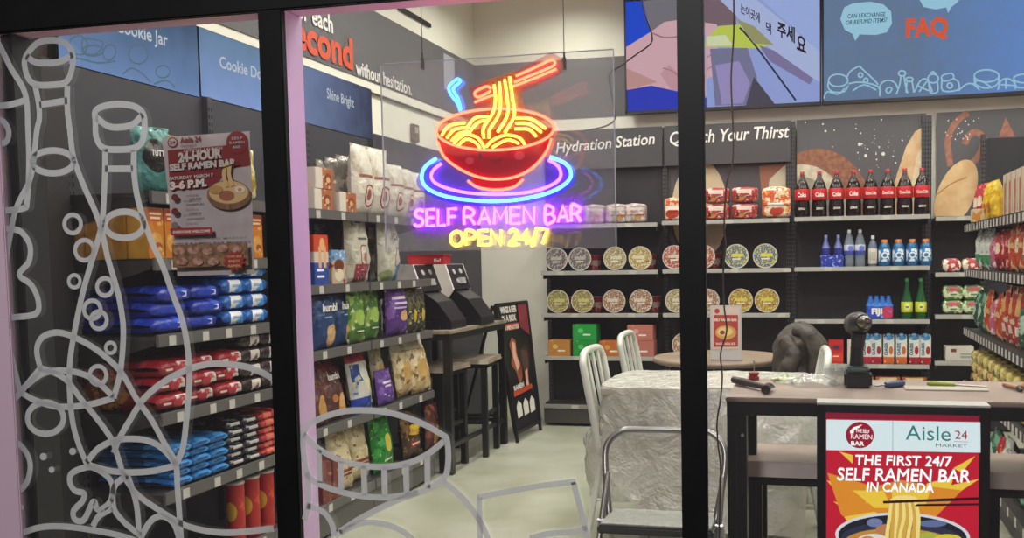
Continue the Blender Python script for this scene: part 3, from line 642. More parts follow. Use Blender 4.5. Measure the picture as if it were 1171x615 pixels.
def zone(name, poly, m, off):
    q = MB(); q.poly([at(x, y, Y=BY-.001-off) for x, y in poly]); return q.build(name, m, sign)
rim = ell(566.2, 148, 67, 23.5, 48, -1.5)
# tinted films on the board; the nested purple ones paint the letters' glow
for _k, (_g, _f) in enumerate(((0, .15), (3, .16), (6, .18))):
    zone('purple_glow', ell(468+_g+12, 249, 16-_g, 24-_g, 10, 0, 90, 270)+[(530, 225.5+_g), (600, 223+_g)]+ell(668-_g-8, 243, 16-_g, 24-_g, 10, 0, -90, 90)+[(600, 268-_g), (530, 271-_g)], film('a040f0', _f, 'purple_glow'), .00018+.00002*_k)
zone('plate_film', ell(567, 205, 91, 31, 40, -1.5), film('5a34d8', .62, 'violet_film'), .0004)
0 and zone('amber_film', [(508, 262), (634, 258), (634, 284), (508, 289)], film('e0a030', .32, 'amber_film'), .0006)
zone('chopstick_film', [(536, 100), (585, 84), (630, 60), (646, 68), (642, 84), (600, 104), (545, 124)], film('c0281c', .45, 'red_film'), .0008)
zone('noodle_film', [(556, 92), (590, 80), (602, 130), (600, 150), (545, 150), (556, 120)], film('c97a1a', .5, 'amber_film2'), .0010)
zone('bowl_film', [(500, 150)]+[(500.7, 164), (508, 179), (525.6, 193), (540, 200), (540, 208), (552, 215), (567, 217), (585, 215), (597, 206), (597, 200), (610.5, 190.5), (625, 173), (632, 156), (632, 146)], film('b3121c', .93, 'bowl_red'), .0012)
zone('soup_film', rim, film('a8602c', .6, 'soup_brown'), .0014)
0 and zone('steam_film', [(508, 92), (530, 84), (532, 96), (524, 108), (530, 130), (522, 130), (508, 108)], film('2a90e0', .5, 'blue_film'), .0016)
q = MB()
for x, y, rx, ry in ((537, 184, 5, 4.2), (594, 178, 6, 5)): q.poly([at(a, c, Y=BY-.0030) for a, c in ell(x, y, rx, ry, 12)], 0)
for x, y in ((549, 178), (582, 173)): q.poly([at(a, c, Y=BY-.0030) for a, c in ell(x, y, 2.3, 2.6, 10)], 1)
q.tube([at(a, c, Y=BY-.003) for a, c in ((560, 181), (564, 184), (567, 181.5), (570, 184), (574, 180))], .0012, 6, 1)
q.build('printed_face', [mat('c2394a', .5), mat('5a1a12', .5)], sign)
def neon(name, strokes, color, s, r=.0042, label=None):
    q = MB()
    for pts, c in strokes:
        P = [at(v.x, v.y, Y=NY+.012) for v in smooth([Vector((a, b_, 0)) for a, b_ in pts], 5, bool(c))]; q.tube(P, r, 8, closed=bool(c))
    o = q.build(name, emis(color, s), sign)
    if label: o['label'] = label
    return o
neon('bowl_tube', [(rim, 1), ([(500.7, 162), (508, 179), (525.6, 193), (546, 202), (566.6, 205), (590, 202), (610.5, 190.5), (625, 173), (630.5, 158)], 0), ([(535, 206.6), (546, 214), (566.6, 217), (587, 214), (598, 205)], 0)], (8, .78, .40), 1, .0037, 'orange tube')
neon('plate_tube', [([(499, 181), (486, 191), (482.5, 205), (490.6, 216.6), (512, 225), (540, 229), (567.5, 230), (597, 227.5), (627, 220.5), (646.5, 210), (653, 199), (646.5, 187), (629, 179.5)], 0)], (.6, 2.4, 13), 1, .0050, 'pale blue tube')
neon('plate_tube', [([(504.5, 187), (496, 194), (493, 202), (499, 210), (516, 216.6), (540, 221), (572, 222), (602, 220), (625, 214), (639, 205.5), (641, 196), (636, 188), (627, 183)], 0)], (7, .75, 10), 1, .0040, 'pink tube')
neon('chopstick_tube', [([(590, 87), (610, 78), (628, 69.5), (634, 70), (633, 75), (620, 81), (588, 94)], 0), ([(586, 99), (610, 90), (636, 79)], 0), ([(562, 101), (556, 99), (545, 104), (543, 108), (547, 111), (558, 106), (561, 103)], 0), ([(543, 117), (552, 113), (563.6, 109)], 0)], (8, .85, .38), 1, .0036, 'orange tube')
YEL = (8, 5.2, .42)
neon('noodle_tube', [([(565, 97), (566.6, 114), (563.6, 129), (553, 146), (553.4, 158)], 0), ([(571, 94), (572.4, 117), (570, 132), (560, 148), (559, 158)], 0), ([(577, 91), (580, 112), (580, 132), (569, 151)], 0), ([(582.7, 88), (586, 112), (588, 132), (577, 152)], 0)], YEL, 1, .0038, 'yellow tube')
neon('noodle_tube', [([(505, 155), (514, 143.6), (531.5, 140.5)], 0), ([(511, 158), (520, 148), (536, 145.5)], 0), ([(516, 161), (525.6, 152.4), (538, 151)], 0), ([(533, 148), (543, 135), (558, 133.4)], 0), ([(538, 149.5), (547.5, 139.5), (558, 138)], 0),
  ([(519, 163.5), (531.5, 154), (546, 157.5), (554, 169)], 0), ([(524, 166), (533, 159), (543, 162.5), (549, 169)], 0), ([(556, 168), (564, 160), (578, 154.5), (593, 157), (600, 165)], 0), ([(563, 168.5), (580, 160), (593, 164)], 0), ([(590, 135), (607.5, 136), (623.6, 147)], 0), ([(590, 141), (604.6, 141.5), (619, 151)], 0), ([(589, 147.5), (604.6, 148), (613, 156)], 0)], YEL, 1, .0034, 'yellow tube')
neon('steam_tube', [([(523, 90), (514, 98), (514.5, 106), (523.5, 119), (526, 127)], 0), ([(523, 90), (526.5, 93), (518.5, 102), (524, 113), (527, 126)], 0)], (.4, 1.9, 10), 1, .0042, 'light blue tube')
# single-stroke letters, unit cell 1 high
SL = {'S': (.62, [[(.6, .88), (.42, 1), (.18, .96), (.06, .76), (.2, .56), (.46, .46), (.58, .26), (.44, .04), (.2, 0), (0, .1)]]), 'E': (.55, [[(.55, 1), (0, 1), (0, 0), (.55, 0)], [(0, .5), (.48, .5)]]), 'L': (.5, [[(0, 1), (0, 0), (.5, 0)]]),
      'F': (.55, [[(.55, 1), (0, 1), (0, 0)], [(0, .52), (.45, .52)]]), 'R': (.6, [[(0, 0), (0, 1), (.38, .97), (.55, .76), (.38, .52), (.08, .48)], [(.3, .48), (.6, 0)]]), 'A': (.68, [[(0, 0), (.34, 1), (.68, 0)], [(.12, .34), (.56, .34)]]),
      'M': (.75, [[(0, 0), (.06, 1), (.38, .3), (.70, 1), (.75, 0)]]), 'N': (.6, [[(0, 0), (0, 1), (.6, 0), (.6, 1)]]), 'B': (.58, [[(0, .5), (.36, .56), (.5, .78), (.34, .98), (0, 1), (0, 0), (.4, .02), (.58, .26), (.42, .48)]]),
      'O': (.72, [[(.36, 1), (.08, .82), (0, .5), (.08, .18), (.36, 0), (.64, .18), (.72, .5), (.64, .82), (.36, 1)]]), 'P': (.56, [[(0, 0), (0, 1), (.4, .97), (.56, .74), (.4, .48), (0, .46)]]),
      '2': (.58, [[(.02, .8), (.18, .99), (.44, .97), (.55, .76), (.4, .46), (0, 0), (.58, 0)]]), '4': (.6, [[(.46, 0), (.46, 1), (0, .32), (.6, .32)]]), '/': (.4, [[(0, -.18), (.4, 1.15)]]), '7': (.52, [[(0, 1), (.52, 1), (.18, 0)]])}
SHARP = set('ELFNAM47/')
def neon_word(word, x0, y0, x1, y1, h0, color, s, r):
    """letters one by one along a pixel baseline from (x0, y0) to (x1, y1), h0 px high"""
    tot = sum(SL[c][0]+.2 for c in word)-.2; u = (x1-x0)/tot; x = 0
    for c in word:
        wd, st = SL[c]; q = MB()
        for pl in st:
            P = [((x0+(x+a)*u), (y0+(y1-y0)*(x+a)/tot)-b_*h0) for a, b_ in pl]
            v = [Vector((a, b_, 0)) for a, b_ in P]
            if c in SHARP or (c == 'P' and 0): v2 = v
            else: v2 = smooth(v, 4)
            q.tube([at(t.x, t.y, Y=NY+.012) for t in v2], r, 8)
        q.build('letter_tube', emis(color, s), sign); x += wd+.2
for wd, a, b_, ya, yb in (('SELF', 474, 522, 258.5, 257), ('RAMEN', 531, 611, 256.8, 255), ('BAR', 624, 664, 254.6, 253)): neon_word(wd, a, ya, b_, yb, 18.5, (9, .80, 16), 1, .0043)
for wd, a, b_, ya, yb in (('OPEN', 515.5, 573, 281, 279.5), ('24/7', 582, 626, 279.5, 278.5)): neon_word(wd, a, ya, b_, yb, 16.5, (8.5, 5.4, .42), 1, .0043)
for k, xx in enumerate((483, 645)):
    q = MB(); a = at(xx, 74, Y=BY); q.tube([(a.x, BY+.002, a.z), (a.x, BY+.002, 3.46)], .0012, 6)
    q.build('hanging_wire', mat('5a5a58', .4), sign)
    q = MB(); z = a.z; q.tube([(a.x, BY+.002, z-.012), (a.x, BY+.002, z+.018)], .006, 10); q.tube([(a.x, BY+.002, z+.018), (a.x, BY+.002, z+.034)], .0028, 8); q.build('wire_clasp', mat('75726c', .3, metal=.9), sign)
q = MB(); P = [at(x, y, Y=2.44) for x, y in ((733, -6), (737, 15), (745, 38), (744, 50), (728, 62), (710, 75), (697, 85), (699, 105), (703, 128), (702, 138), (690, 145), (665, 150))]
q.tube(smooth(P, 5), .0024, 6); tag(q.build('power_cord', mat('4a4440', .5)), 'looping thin power cord at the right edge of the neon sign', 'cord')
q = MB(); P = [at(x, y, Y=2.42) for x, y in ((839, -8), (839, 40), (836, 90), (838, 140), (838, 183), (831, 210), (828, 260), (830, 280), (827, 312), (828, 350), (831, 378), (824, 404), (826, 430), (824, 456), (820, 482), (821, 508), (824, 534), (823, 585), (821, 640), (820, 700))]
P.append(Vector((P[-1].x, P[-1].y, .01))); q.tube(smooth(P, 4), .0024, 6); tag(q.build('power_cord', mat('54403a', .5)), 'wavy brown cord hanging down beside the right window post to the floor', 'cord')

# ================================================================== FURNITURE
WOOD = mat('9a887b', .45, name='grey_brown_laminate', var=(7, '86766a')); WOODL = mat('9c8f7c', .5, name='pale_worn_wood', var=(14, '7f7364'))
WEDGE = mat('6a5d55', .5)
# --- front bar table
r = empty('bar_table', (.6, 2.8, 0), 0, 'tall bar table with grey-brown top behind the glowing ramen display, tools lying on it', 'table')
TX0, TX1, TY0, TY1, TZ = -.288, 1.75, 2.577, 3.0, .90
q = MB(); q.box(TX0, TX1, TY0, TY1, TZ-.014, TZ, bev=.003); q.build('tabletop', WOOD, r)
q = MB(); q.box(TX0+.004, TX1, TY0+.006, TY0+.04, TZ-.052, TZ-.014); q.box(TX0+.004, TX1, TY1-.04, TY1-.006, TZ-.052, TZ-.014); q.box(TX0+.004, TX0+.044, TY0+.04, TY1-.04, TZ-.052, TZ-.014); q.build('apron', BLACK, r)
for x in (TX0+.004, TX1-.06):
    for y in (TY0+.006, TY1-.062):
        q = MB(); q.box(x, x+.056, y, y+.056, .012, TZ-.05, bev=.003)
        q.box(x+.026, x+.029, y-.001, y+.003, .06, TZ-.1, 1); lg = q.build('leg', [BLACK, mat('3a3a3c', .3, metal=.5)], r)  # paler strip paints the highlight running down the black leg
        q = MB(); q.tube([(x+.045, y+.001, .79), (x+.045, y-.004, .79)], .005, 10); q.build('bolt', mat('c0c0c0', .3, metal=.8), lg)
        q = MB(); q.box(x+.005, x+.05, y+.005, y+.05, 0, .012); q.build('foot', BLACK, lg)
for y in (TY0+.034,):
    q = MB(); q.box(TX0+.06, TX1-.06, y-.015, y+.015, .2, .23); q.build('footrest', BLACK, r)
# --- stools tucked under it
def make_stool(w, d, h, m, th=.045):
    r = empty('bar_stool'); e = .03
    q = MB(); 
    q.add([(-w/2, -d/2, h-th), (w/2, -d/2, h-th), (w/2, d/2, h-th), (-w/2, d/2, h-th), (-w/2+.006, -d/2+.02, h), (w/2-.006, -d/2+.02, h), (w/2-.006, d/2-.006, h), (-w/2+.006, d/2-.006, h)],
          [(3, 2, 1, 0), (4, 5, 6, 7), (0, 1, 5, 4), (1, 2, 6, 5), (2, 3, 7, 6), (3, 0, 4, 7)])
    q.build('seat', m, r)
    q = MB(); t = .02
    q.box(-w/2+.02, w/2-.02, -d/2+.02, -d/2+.045, h-th-.03, h-th); q.box(-w/2+.02, w/2-.02, d/2-.045, d/2-.02, h-th-.03, h-th); q.box(-w/2+.02, -w/2+.045, -d/2+.02, d/2-.02, h-th-.03, h-th); q.box(w/2-.045, w/2-.02, -d/2+.02, d/2-.02, h-th-.03, h-th); q.build('seat_frame', BLACK, r)
    for sx in (-1, 1):
        for sy in (-1, 1): q = MB(); x, y = sx*(w/2-.04), sy*(d/2-.04); q.box(x-.019, x+.019, y-.019, y+.019, 0, h-th-.01, bev=.002); q.build('leg', BLACK, r)
    for z, ys in ((.22, (-1, 1)),):
        for sy in ys: q = MB(); q.box(-w/2+.04, w/2-.04, sy*(d/2-.04)-.01, sy*(d/2-.04)+.01, z, z+.022); q.build('stretcher', BLACK, r)
        for sx in (-1, 1): q = MB(); q.box(sx*(w/2-.04)-.01, sx*(w/2-.04)+.01, -d/2+.04, d/2-.04, z+.05, z+.072); q.build('stretcher', BLACK, r)
    return r
SG = 'bar stools under the front table'
st = make_stool(.45, .30, .655, WOOD)
place(st, (-.037, 2.98, 0), 0, 'bar stool with grey-brown wooden seat under the left part of the front bar table', 'stool', SG)
place(st, (.665, 2.94, 0), 0, 'bar stool with grey-brown wooden seat at the right edge, right of the glowing display', 'stool', SG)

# --- coffee bar table with its stool, on the left
r = empty('bar_table', (-2.55, 5.55, 0), 0, 'tall narrow bar table with worn wooden top carrying the cooking machines by the left wall', 'table')
ax0, ax1, ay0, ay1, az = -2.79, -2.22, 5.06, 6.06, .885
q = MB(); q.box(ax0, ax1, ay0, ay1, az-.022, az, bev=.003); q.build('tabletop', WOODL, r)
q = MB(); q.box(ax0, ax1-.01, ay0+.01, ay0+.035, az-.06, az-.022); q.box(ax0, ax1-.01, ay1-.035, ay1-.01, az-.06, az-.022); q.box(ax1-.035, ax1-.01, ay0+.035, ay1-.035, az-.06, az-.022); q.build('apron', BLACK, r)
for x in (ax0+.01, ax1-.055):
    for y in (ay0+.01, ay1-.055): q = MB(); q.box(x, x+.045, y, y+.045, 0, az-.055, bev=.003); q.build('leg', BLACK, r)
for y in (ay0+.03, ay1-.03): q = MB(); q.box(ax0+.05, ax1-.05, y-.01, y+.01, .16, .185); q.build('stretcher', BLACK, r)
q = MB(); q.box(ax1-.045, ax1-.02, ay0+.05, ay1-.05, .16, .185); q.build('stretcher', BLACK, r)
st2 = make_stool(.36, .36, .655, WOODL, .03); st2.name = 'bar_stool'
place(st2, (-2.375, 5.72, 0), math.radians(6), 'black-legged stool with pale worn seat, farther one under the cooking machine table', 'stool', 'stools under the machine table')
place(st2, (-2.44, 5.27, 0), math.radians(-5), 'black-legged stool with pale worn seat, nearer one mostly behind the chip shelves', 'stool', 'stools under the machine table')
# --- cooking machines
def make_machine():
    r = empty('ramen_machine'); wh = mat('efece4', .35, name='white_machine_shell'); bk = mat('1c1a1e', .3)
    prof = [(-.20, 0), (-.20, .40), (.02, .40), (.075, .235), (.0, .13), (-.06, .05), (-.06, 0)]
    q = MB(); q.prism(prof, 1, -.15, -.135); q.prism(prof, 1, .135, .15); q.box(-.20, .015, -.135, .135, .385, .40); q.box(-.20, -.185, -.135, .135, 0, .385); q.build('shell', wh, r)
    q = MB(); q.box(-.185, .1, -.135, .135, 0, .02); q.box(-.06, .18, -.14, .14, 0, .05, bev=.006); q.box(-.185, -.06, -.135, .135, .02, .385); q.prism([(-.06, 0), (.25, 0), (.25, .05), (.16, .17), (.075, .225), (0, .13), (-.06, .05)], 1, -.118, .118); q.build('base', bk, r)
    q = MB(); q.add([(.022, -.135, .398), (.022, .135, .398), (.082, .135, .235), (.082, -.135, .235), (.0, -.135, .385), (.0, .135, .385), (.03, .135, .235), (.03, -.135, .235)], [(0, 1, 2, 3), (4, 7, 6, 5), (0, 3, 7, 4), (1, 5, 6, 2), (3, 2, 6, 7), (0, 4, 5, 1)])
    fp = q.build('control_panel', mat('211f24', .3), r)
    q = MB(); n = Vector((.163, 0, .06)).normalized()
    for y, t in ((-.06, .3), (.05, .28), (-.05, .68), (.06, .72)):
        c = Vector((.022+.06*t, y, .398-.163*t)); q.tube([c, c+n*.006], .018 if t < .5 else .014, 12)
    q.box(.05, .086, -.03, .03, .27, .31, 0); q.build('buttons', mat('b9b6b4', .4), fp)
    q = MB(); q.prism([(-.06, .05), (.0, .13), (.07, .235), (.05, .24), (-.07, .10)], 1, -.12, .12); q.build('splash_panel', mat('2f2b30', .2), r)
    q = MB(); q.lathe([(.075, 0), (.085, .012), (.085, .02)], 20, M=xf((.07, 0, .05))); q.build('heating_plate', mat('38363a', .25, metal=.4), r)
    return r
mc = make_machine()
place(mc, (-2.50, 5.27, az), 0, 'white-sided ramen cooking machine with black slanted panel, nearer of the two', 'cooking machine', 'cooking machines', 1.0)
place(mc, (-2.46, 5.66, az), 0, 'white-sided ramen cooking machine with black slanted panel, farther and right of the other', 'cooking machine', 'cooking machines', 1.0)
r = empty('table_sign', (-2.5, 5.38, az+.40), 0, 'small red sign box standing on top of the nearer cooking machine', 'sign')
q = MB(); q.box(-2.60, -2.36, 5.30, 5.42, az+.40, az+.455, bev=.003); q.box(-2.61, -2.35, 5.295, 5.425, az+.455, az+.463, bev=.002); q.build('box', mat('b3262a', .4), r)
q = MB(); text_on(q, 'Ex!', (-2.42, 5.298, az+.415), (-2.375, 5.298, az+.415), .02, bold=.02); q.build('lettering', LET, r)
q = MB(); q.box(-2.30, -2.24, 5.98, 6.04, az, az+.012); q.lathe([(.02, .012), (.022, .05), (.012, .075), (.012, .09)], 14, M=xf((-2.33, 5.9, az-.012))); tag(q.build('small_bottle', mat('2a2422', .4)), 'small dark bottle and tray at the far end of the machine table', 'bottle')

# --- sandwich board
r = empty('sandwich_board', (-2.2, 6.17, 0), 0, 'black folding sandwich board with a food advert, standing before the white wall', 'sign board')
BL, TL = at(590, 495, Z=.07), at(566, 349, Y=6.13)
BR_, TR = at(616.5, 479, Y=BL.y+.48), at(601, 345, Y=6.61)
BR_.z = .07
n = (BR_-BL).cross(TL-BL).normalized()
if n.x < 0: n = -n
q = MB(); q.add([BL, BR_, TR, TL]+[c-n*.02 for c in (BL, BR_, TR, TL)], [(0, 1, 2, 3), (7, 6, 5, 4), (0, 4, 5, 1), (1, 5, 6, 2), (2, 6, 7, 3), (3, 7, 4, 0)]); bp_ = q.build('panel', mat('1b1a1b', .35), r)
for a, b_ in ((BL, TL), (BR_, TR), (TL, TR), (BL, BR_)):
    q = MB(); q.bar(a+n*.005, b_+n*.005, .022); q.build('frame', BLACK, r)
for a in (BL, BR_): q = MB(); q.bar(a, a+(BL-TL).normalized()*.071, .02); q.build('leg', BLACK, r)
for a in (TL, TR): q = MB(); q.bar(a-n*.02, Vector((a.x-.30, a.y, 0.0)), .02); q.build('leg', BLACK, r)
def bq(u, v): return BL+(BR_-BL)*u+(TL-BL)*v+((TR-TL)-(BR_-BL))*u*v+n*.012
q = MB(); ms = [mat('b8462b', .5), mat('8a4c33', .6), mat('d9d4cc', .5), mat('7e2b33', .5), mat('4b332a', .6), mat('d8a08a', .6)]
q.poly([bq(u, v)-n*.001 for u, v in ((.66, .8), (.97, .72), (.97, .99), (.66, .99))], 3)
q.poly([bq(u, v) for u, v in ((.05, .79), (.62, .79), (.62, .84), (.05, .84))], 0)
for k, (v, t, a, b_) in enumerate(((.93, 'WINGS & BEER', .08, .6), (.86, 'IN A BOX', .1, .55))):
    text_on(q, t, bq(a, v), bq(b_, v), .045, up=(TL-BL).normalized(), n=n*.002, bold=.04, mi=2)
text_on(q, 'IN MINUTES', bq(.08, .795), bq(.6, .795), .03, up=(TL-BL).normalized(), n=n*.003, bold=.03, mi=2)
q.poly([bq(u, v) for u, v in ((.2, .68), (.32, .73), (.44, .70), (.42, .58), (.52, .50), (.50, .40), (.36, .34), (.30, .46), (.16, .52), (.24, .60))], 1)
q.poly([bq(u, v)+n*.001 for u, v in ((.3, .70), (.40, .68), (.38, .6), (.46, .5), (.34, .46), (.27, .58))], 5)
q.poly([bq(u, v) for u, v in ((.55, .62), (.78, .6), (.8, .45), (.58, .44))], 4); q.poly([bq(u, v) for u, v in ((.62, .44), (.72, .46), (.7, .30), (.6, .3))], 5)
q.poly([bq(u, v) for u, v in ((.1, .27), (.82, .29), (.82, .33), (.1, .31))], 0)
text_on(q, 'RAMEN', bq(.12, .315), bq(.5, .325), .035, up=(TL-BL).normalized(), n=n*.003, bold=.04, mi=2)
for u in (.12, .38, .64): q.poly([bq(a, c) for a, c in ((u, .10), (u+.2, .11), (u+.2, .20), (u+.1, .235), (u, .19))], 2)
q.build('advert_print', ms, bp_)

# --- white slat-back chairs
CHW = mat('c9ccc2', .3, spec=.6, name='white_chair_enamel')
def make_chair():
    r = empty('dining_chair'); W = .19; sz = .46
    q = MB()
    def st_(u, v):
        x = (u-.5)*2*.20; y = (v-.5)*2*.20; return (x*(1-.08*v), y, sz-.012*(1-(2*u-1)**2)*(1-(2*v-1)**2)+.0)
    q.grid(9, 9, st_); q.grid(9, 9, lambda u, v: ((u-.5)*.4*(1-.08*v), (v-.5)*.4, sz-.03)); q.box(-.2, .2, -.2, -.19, sz-.03, sz); q.box(-.185, .185, .19, .2, sz-.03, sz); q.box(-.2, -.19, -.19, .19, sz-.03, sz); q.box(.19, .2, -.19, .19, sz-.03, sz); q.build('seat', CHW, r)
    yb = .19; rk = .075
    def bk(x, z): t = (z-sz)/.41; return (x, yb+rk*t, z)
    P = [bk(-W, sz-.02), bk(-W, .78), bk(-W+.015, .84), bk(-W+.06, .87), bk(0, .878), bk(W-.06, .87), bk(W-.015, .84), bk(W, .78), bk(W, sz-.02)]
    q = MB(); q.tube(smooth(P, 4), .017, 10); q.build('back_frame', CHW, r)
    q = MB(); q.tube([bk(-W, sz+.07), bk(0, sz+.075), bk(W, sz+.07)], .012, 8); q.build('back_rail', CHW, r)
    for x in (-.095, 0, .095):
        q = MB(); q.bar(bk(x, sz+.07), bk(x, .872), .034, .010); q.build('back_slat', CHW, r)
    for sx in (-1, 1):
        q = MB(); q.tube([(sx*.17, -.17, sz-.02), (sx*.185, -.20, 0)], [.016, .012], 10); q.build('leg', CHW, r)
        q = MB(); q.tube([(sx*W, yb, sz), (sx*.18, yb-.01, sz-.08), (sx*.195, yb+.06, 0)], [.016, .016, .012], 10); q.build('leg', CHW, r)
        q = MB(); q.tube([(sx*.178, -.18, .2), (sx*.187, yb+.02, .2)], .008, 8); q.build('stretcher', CHW, r)
    q = MB(); q.tube([(-.178, -.185, .24), (.178, -.185, .24)], .008, 8); q.build('stretcher', CHW, r)
    q = MB(); q.tube([(-.187, yb+.03, .24), (.187, yb+.03, .24)], .008, 8); q.build('stretcher', CHW, r)
    return r
ch = make_chair(); CG = 'white slat-back chairs'
# fronts look toward local -Y; rotate +90 deg to face +X
place(ch, (-.835, 4.15, 0), PI/2, 'white slat-back chair at the left end of the plastic-wrapped table, nearest the door side', 'chair', CG)
place(ch, (-.86, 5.02, 0), PI/2, 'white slat-back chair behind the wrapped table, in front of the pink tea boxes', 'chair', CG)
place(ch, (-.27, 4.15, 0), math.radians(-86), 'white slat-back chair at the right end of the wrapped table, before the jacket', 'chair', CG)
place(ch, (-.35, 4.98, 0), math.radians(-88), 'white slat-back chair hidden under the dark hanging jacket', 'chair', CG)

# --- round table behind
r = empty('round_table', (-.63, 5.30, 0), 0, 'round wooden-topped table behind the plastic-wrapped table', 'table')
q = MB(); q.lathe([(.37, .69), (.385, .695), (.385, .715), (.378, .72)], 48, M=xf((-.63, 5.30, 0))); q.build('tabletop', mat('8f7d6b', .5, name='round_table_wood', var=(6, '7d6c5c')), r)
q = MB(); q.lathe([(.20, 0), (.20, .012), (.05, .035), (.032, .06), (.032, .66), (.09, .69)], 32, M=xf((-.63, 5.30, 0))); q.build('pedestal', BLACK, r)
# acrylic menu stand on it
r = empty('menu_stand', (-.55, 5.06, .72), 0, 'clear upright stand with a red noodle menu card on the round table', 'menu stand')
a, b_ = at(812, 349, Y=5.06), at(848, 401, Y=5.06); zt, zb = a.z, .722
q = MB(); q.box(a.x, b_.x, 5.06, 5.066, zb, zt); q.box(a.x, b_.x, 5.06, 5.12, zb-.002, zb+.004); q.build('holder', mat('c8c8c4', .2), r)
p = Pic((0, -1, 0), Y=5.059)
p.poly([(814.5, 351), (845.5, 351), (845.5, 399), (814.5, 399.5)], mat('d7c9bd', .6)); p.poly([(816, 360), (844, 360), (844, 396), (816, 396.5)], mat('b5483c', .6))
p.poly(ell(820, 355.5, 3, 3, 12), mat('b5483c', .6)); p.text('SELF RAMEN BAR', (817, 367), (843, 367), .014, mat('eee0cc'), .05); p.poly(ell(830, 380, 12, 8, 20), mat('d9a85f', .6)); p.poly(ell(829, 379, 9, 5, 16), mat('efd28c', .6)); p.poly(ell(826, 380, 3, 2.5, 10), mat('8a4a32', .6)); p.text('NOODLES', (819, 394), (841, 394), .012, mat('eee0cc'), .03)
p.build('menu_card', r)

# --- plastic wrapped table
def wrapmat():
    m = bpy.data.materials.new('bubble_wrap'); m.use_nodes = True; nt = m.node_tree; nt.nodes.clear(); N = nt.nodes; L = nt.links
    tc = N.new('ShaderNodeTexCoord')
    vo = N.new('ShaderNodeTexVoronoi'); vo.inputs['Scale'].default_value = 75; L.new(tc.outputs['Object'], vo.inputs['Vector'])
    no = N.new('ShaderNodeTexNoise'); no.inputs['Scale'].default_value = 7; no.inputs['Detail'].default_value = 3; no.inputs['Distortion'].default_value = 1.6; L.new(tc.outputs['Object'], no.inputs['Vector'])
    ad = N.new('ShaderNodeMath'); ad.operation = 'MULTIPLY_ADD'; ad.inputs[1].default_value = 5.; L.new(no.outputs['Fac'], ad.inputs[0]); 
    mv = N.new('ShaderNodeMath'); mv.operation = 'MULTIPLY'; mv.inputs[1].default_value = -.55; L.new(vo.outputs['Distance'], mv.inputs[0]); L.new(mv.outputs[0], ad.inputs[2])
    bp = N.new('ShaderNodeBump'); bp.inputs['Strength'].default_value = .6; bp.inputs['Distance'].default_value = .012; L.new(ad.outputs[0], bp.inputs['Height'])
    g = N.new('ShaderNodeBsdfGlossy'); g.inputs['Roughness'].default_value = .2; g.inputs[0].default_value = (.95, .95, .92, 1); L.new(bp.outputs[0], g.inputs['Normal'])
    d = N.new('ShaderNodeBsdfDiffuse'); d.inputs[0].default_value = srgb('f0f0e6'); L.new(bp.outputs[0], d.inputs['Normal'])
    tl = N.new('ShaderNodeBsdfTranslucent'); tl.inputs[0].default_value = srgb('f4f4ec')
    t = N.new('ShaderNodeBsdfTransparent'); t.inputs[0].default_value = (.95, .95, .94, 1)
    a = N.new('ShaderNodeMixShader'); a.inputs[0].default_value = .35; L.new(d.outputs[0], a.inputs[1]); L.new(tl.outputs[0], a.inputs[2])
    b_ = N.new('ShaderNodeMixShader'); b_.inputs[0].default_value = .28; L.new(a.outputs[0], b_.inputs[1]); L.new(t.outputs[0], b_.inputs[2])
    fr = N.new('ShaderNodeFresnel'); fr.inputs[0].default_value = 1.5; L.new(bp.outputs[0], fr.inputs['Normal'])
    fa = N.new('ShaderNodeMath'); fa.operation = 'MULTIPLY_ADD'; fa.inputs[1].default_value = .8; fa.inputs[2].default_value = .03; L.new(fr.outputs[0], fa.inputs[0])
    c = N.new('ShaderNodeMixShader'); L.new(fa.outputs[0], c.inputs[0]); L.new(b_.outputs[0], c.inputs[1]); L.new(g.outputs[0], c.inputs[2])
    o = N.new('ShaderNodeOutputMaterial'); L.new(c.outputs[0], o.inputs[0]); return m
WRAP = wrapmat()
wx0, wx1, wy0, wy1, wz = -1.03, -.06, 3.93, 4.58, .715
r = empty('dining_table', ((wx0+wx1)/2, (wy0+wy1)/2, 0), 0, 'square dining table standing under the sheet of bubble wrap', 'table')
q = MB(); q.box(wx0+.02, wx1-.02, wy0+.02, wy1-.02, wz-.03, wz, bev=.004); q.build('tabletop', mat('b2ac9f', .4), r)
for x in (wx0+.20, wx1-.20):
    for y in (wy0+.1, wy1-.14): q = MB(); q.box(x-.02, x+.02, y-.02, y+.02, 0, wz-.03); q.build('leg', mat('77756f', .4), r)
def nz(x, y, z, s=1.): return noise.noise(Vector((x*s, y*s, z*s)))
q = MB()
cxw, cyw = (wx0+wx1)/2, (wy0+wy1)/2; hx, hy = (wx1-wx0)/2, (wy1-wy0)/2
def rr(a, sx=1., sy=1., pw=6.):
    c, s = math.cos(a), math.sin(a); k = (abs(c)**pw+abs(s)**pw)**(-1/pw); return cxw+hx*sx*c*k, cyw+hy*sy*s*k
def topf(u, v):
    a = u*2*PI; x, y = rr(a); x = cxw+(x-cxw)*v; y = cyw+(y-cyw)*v
    return (x, y, wz+.006+.012*max(0, nz(x*6, y*6, .3))+.01*abs(nz(x*14, y*14, 3)))
q.grid(72, 14, topf, wrap=True)
def drop(a):
    x, y = rr(a); # how far the sheet hangs, by side
    if y < cyw-hy*.9: t = (x-wx0)/(2*hx); return .12 if False else wz-(.42-.34*min(1, max(0, (t-.02)/.25)))+.03*nz(x*5, 0, 1)
    if x > cxw+hx*.9: return .27+.05*nz(y*6, 1, 2)
    if x < cxw-hx*.9: return .30+.05*nz(y*6, 2, 2)
    return .35+.05*nz(x*5, 3, 2)
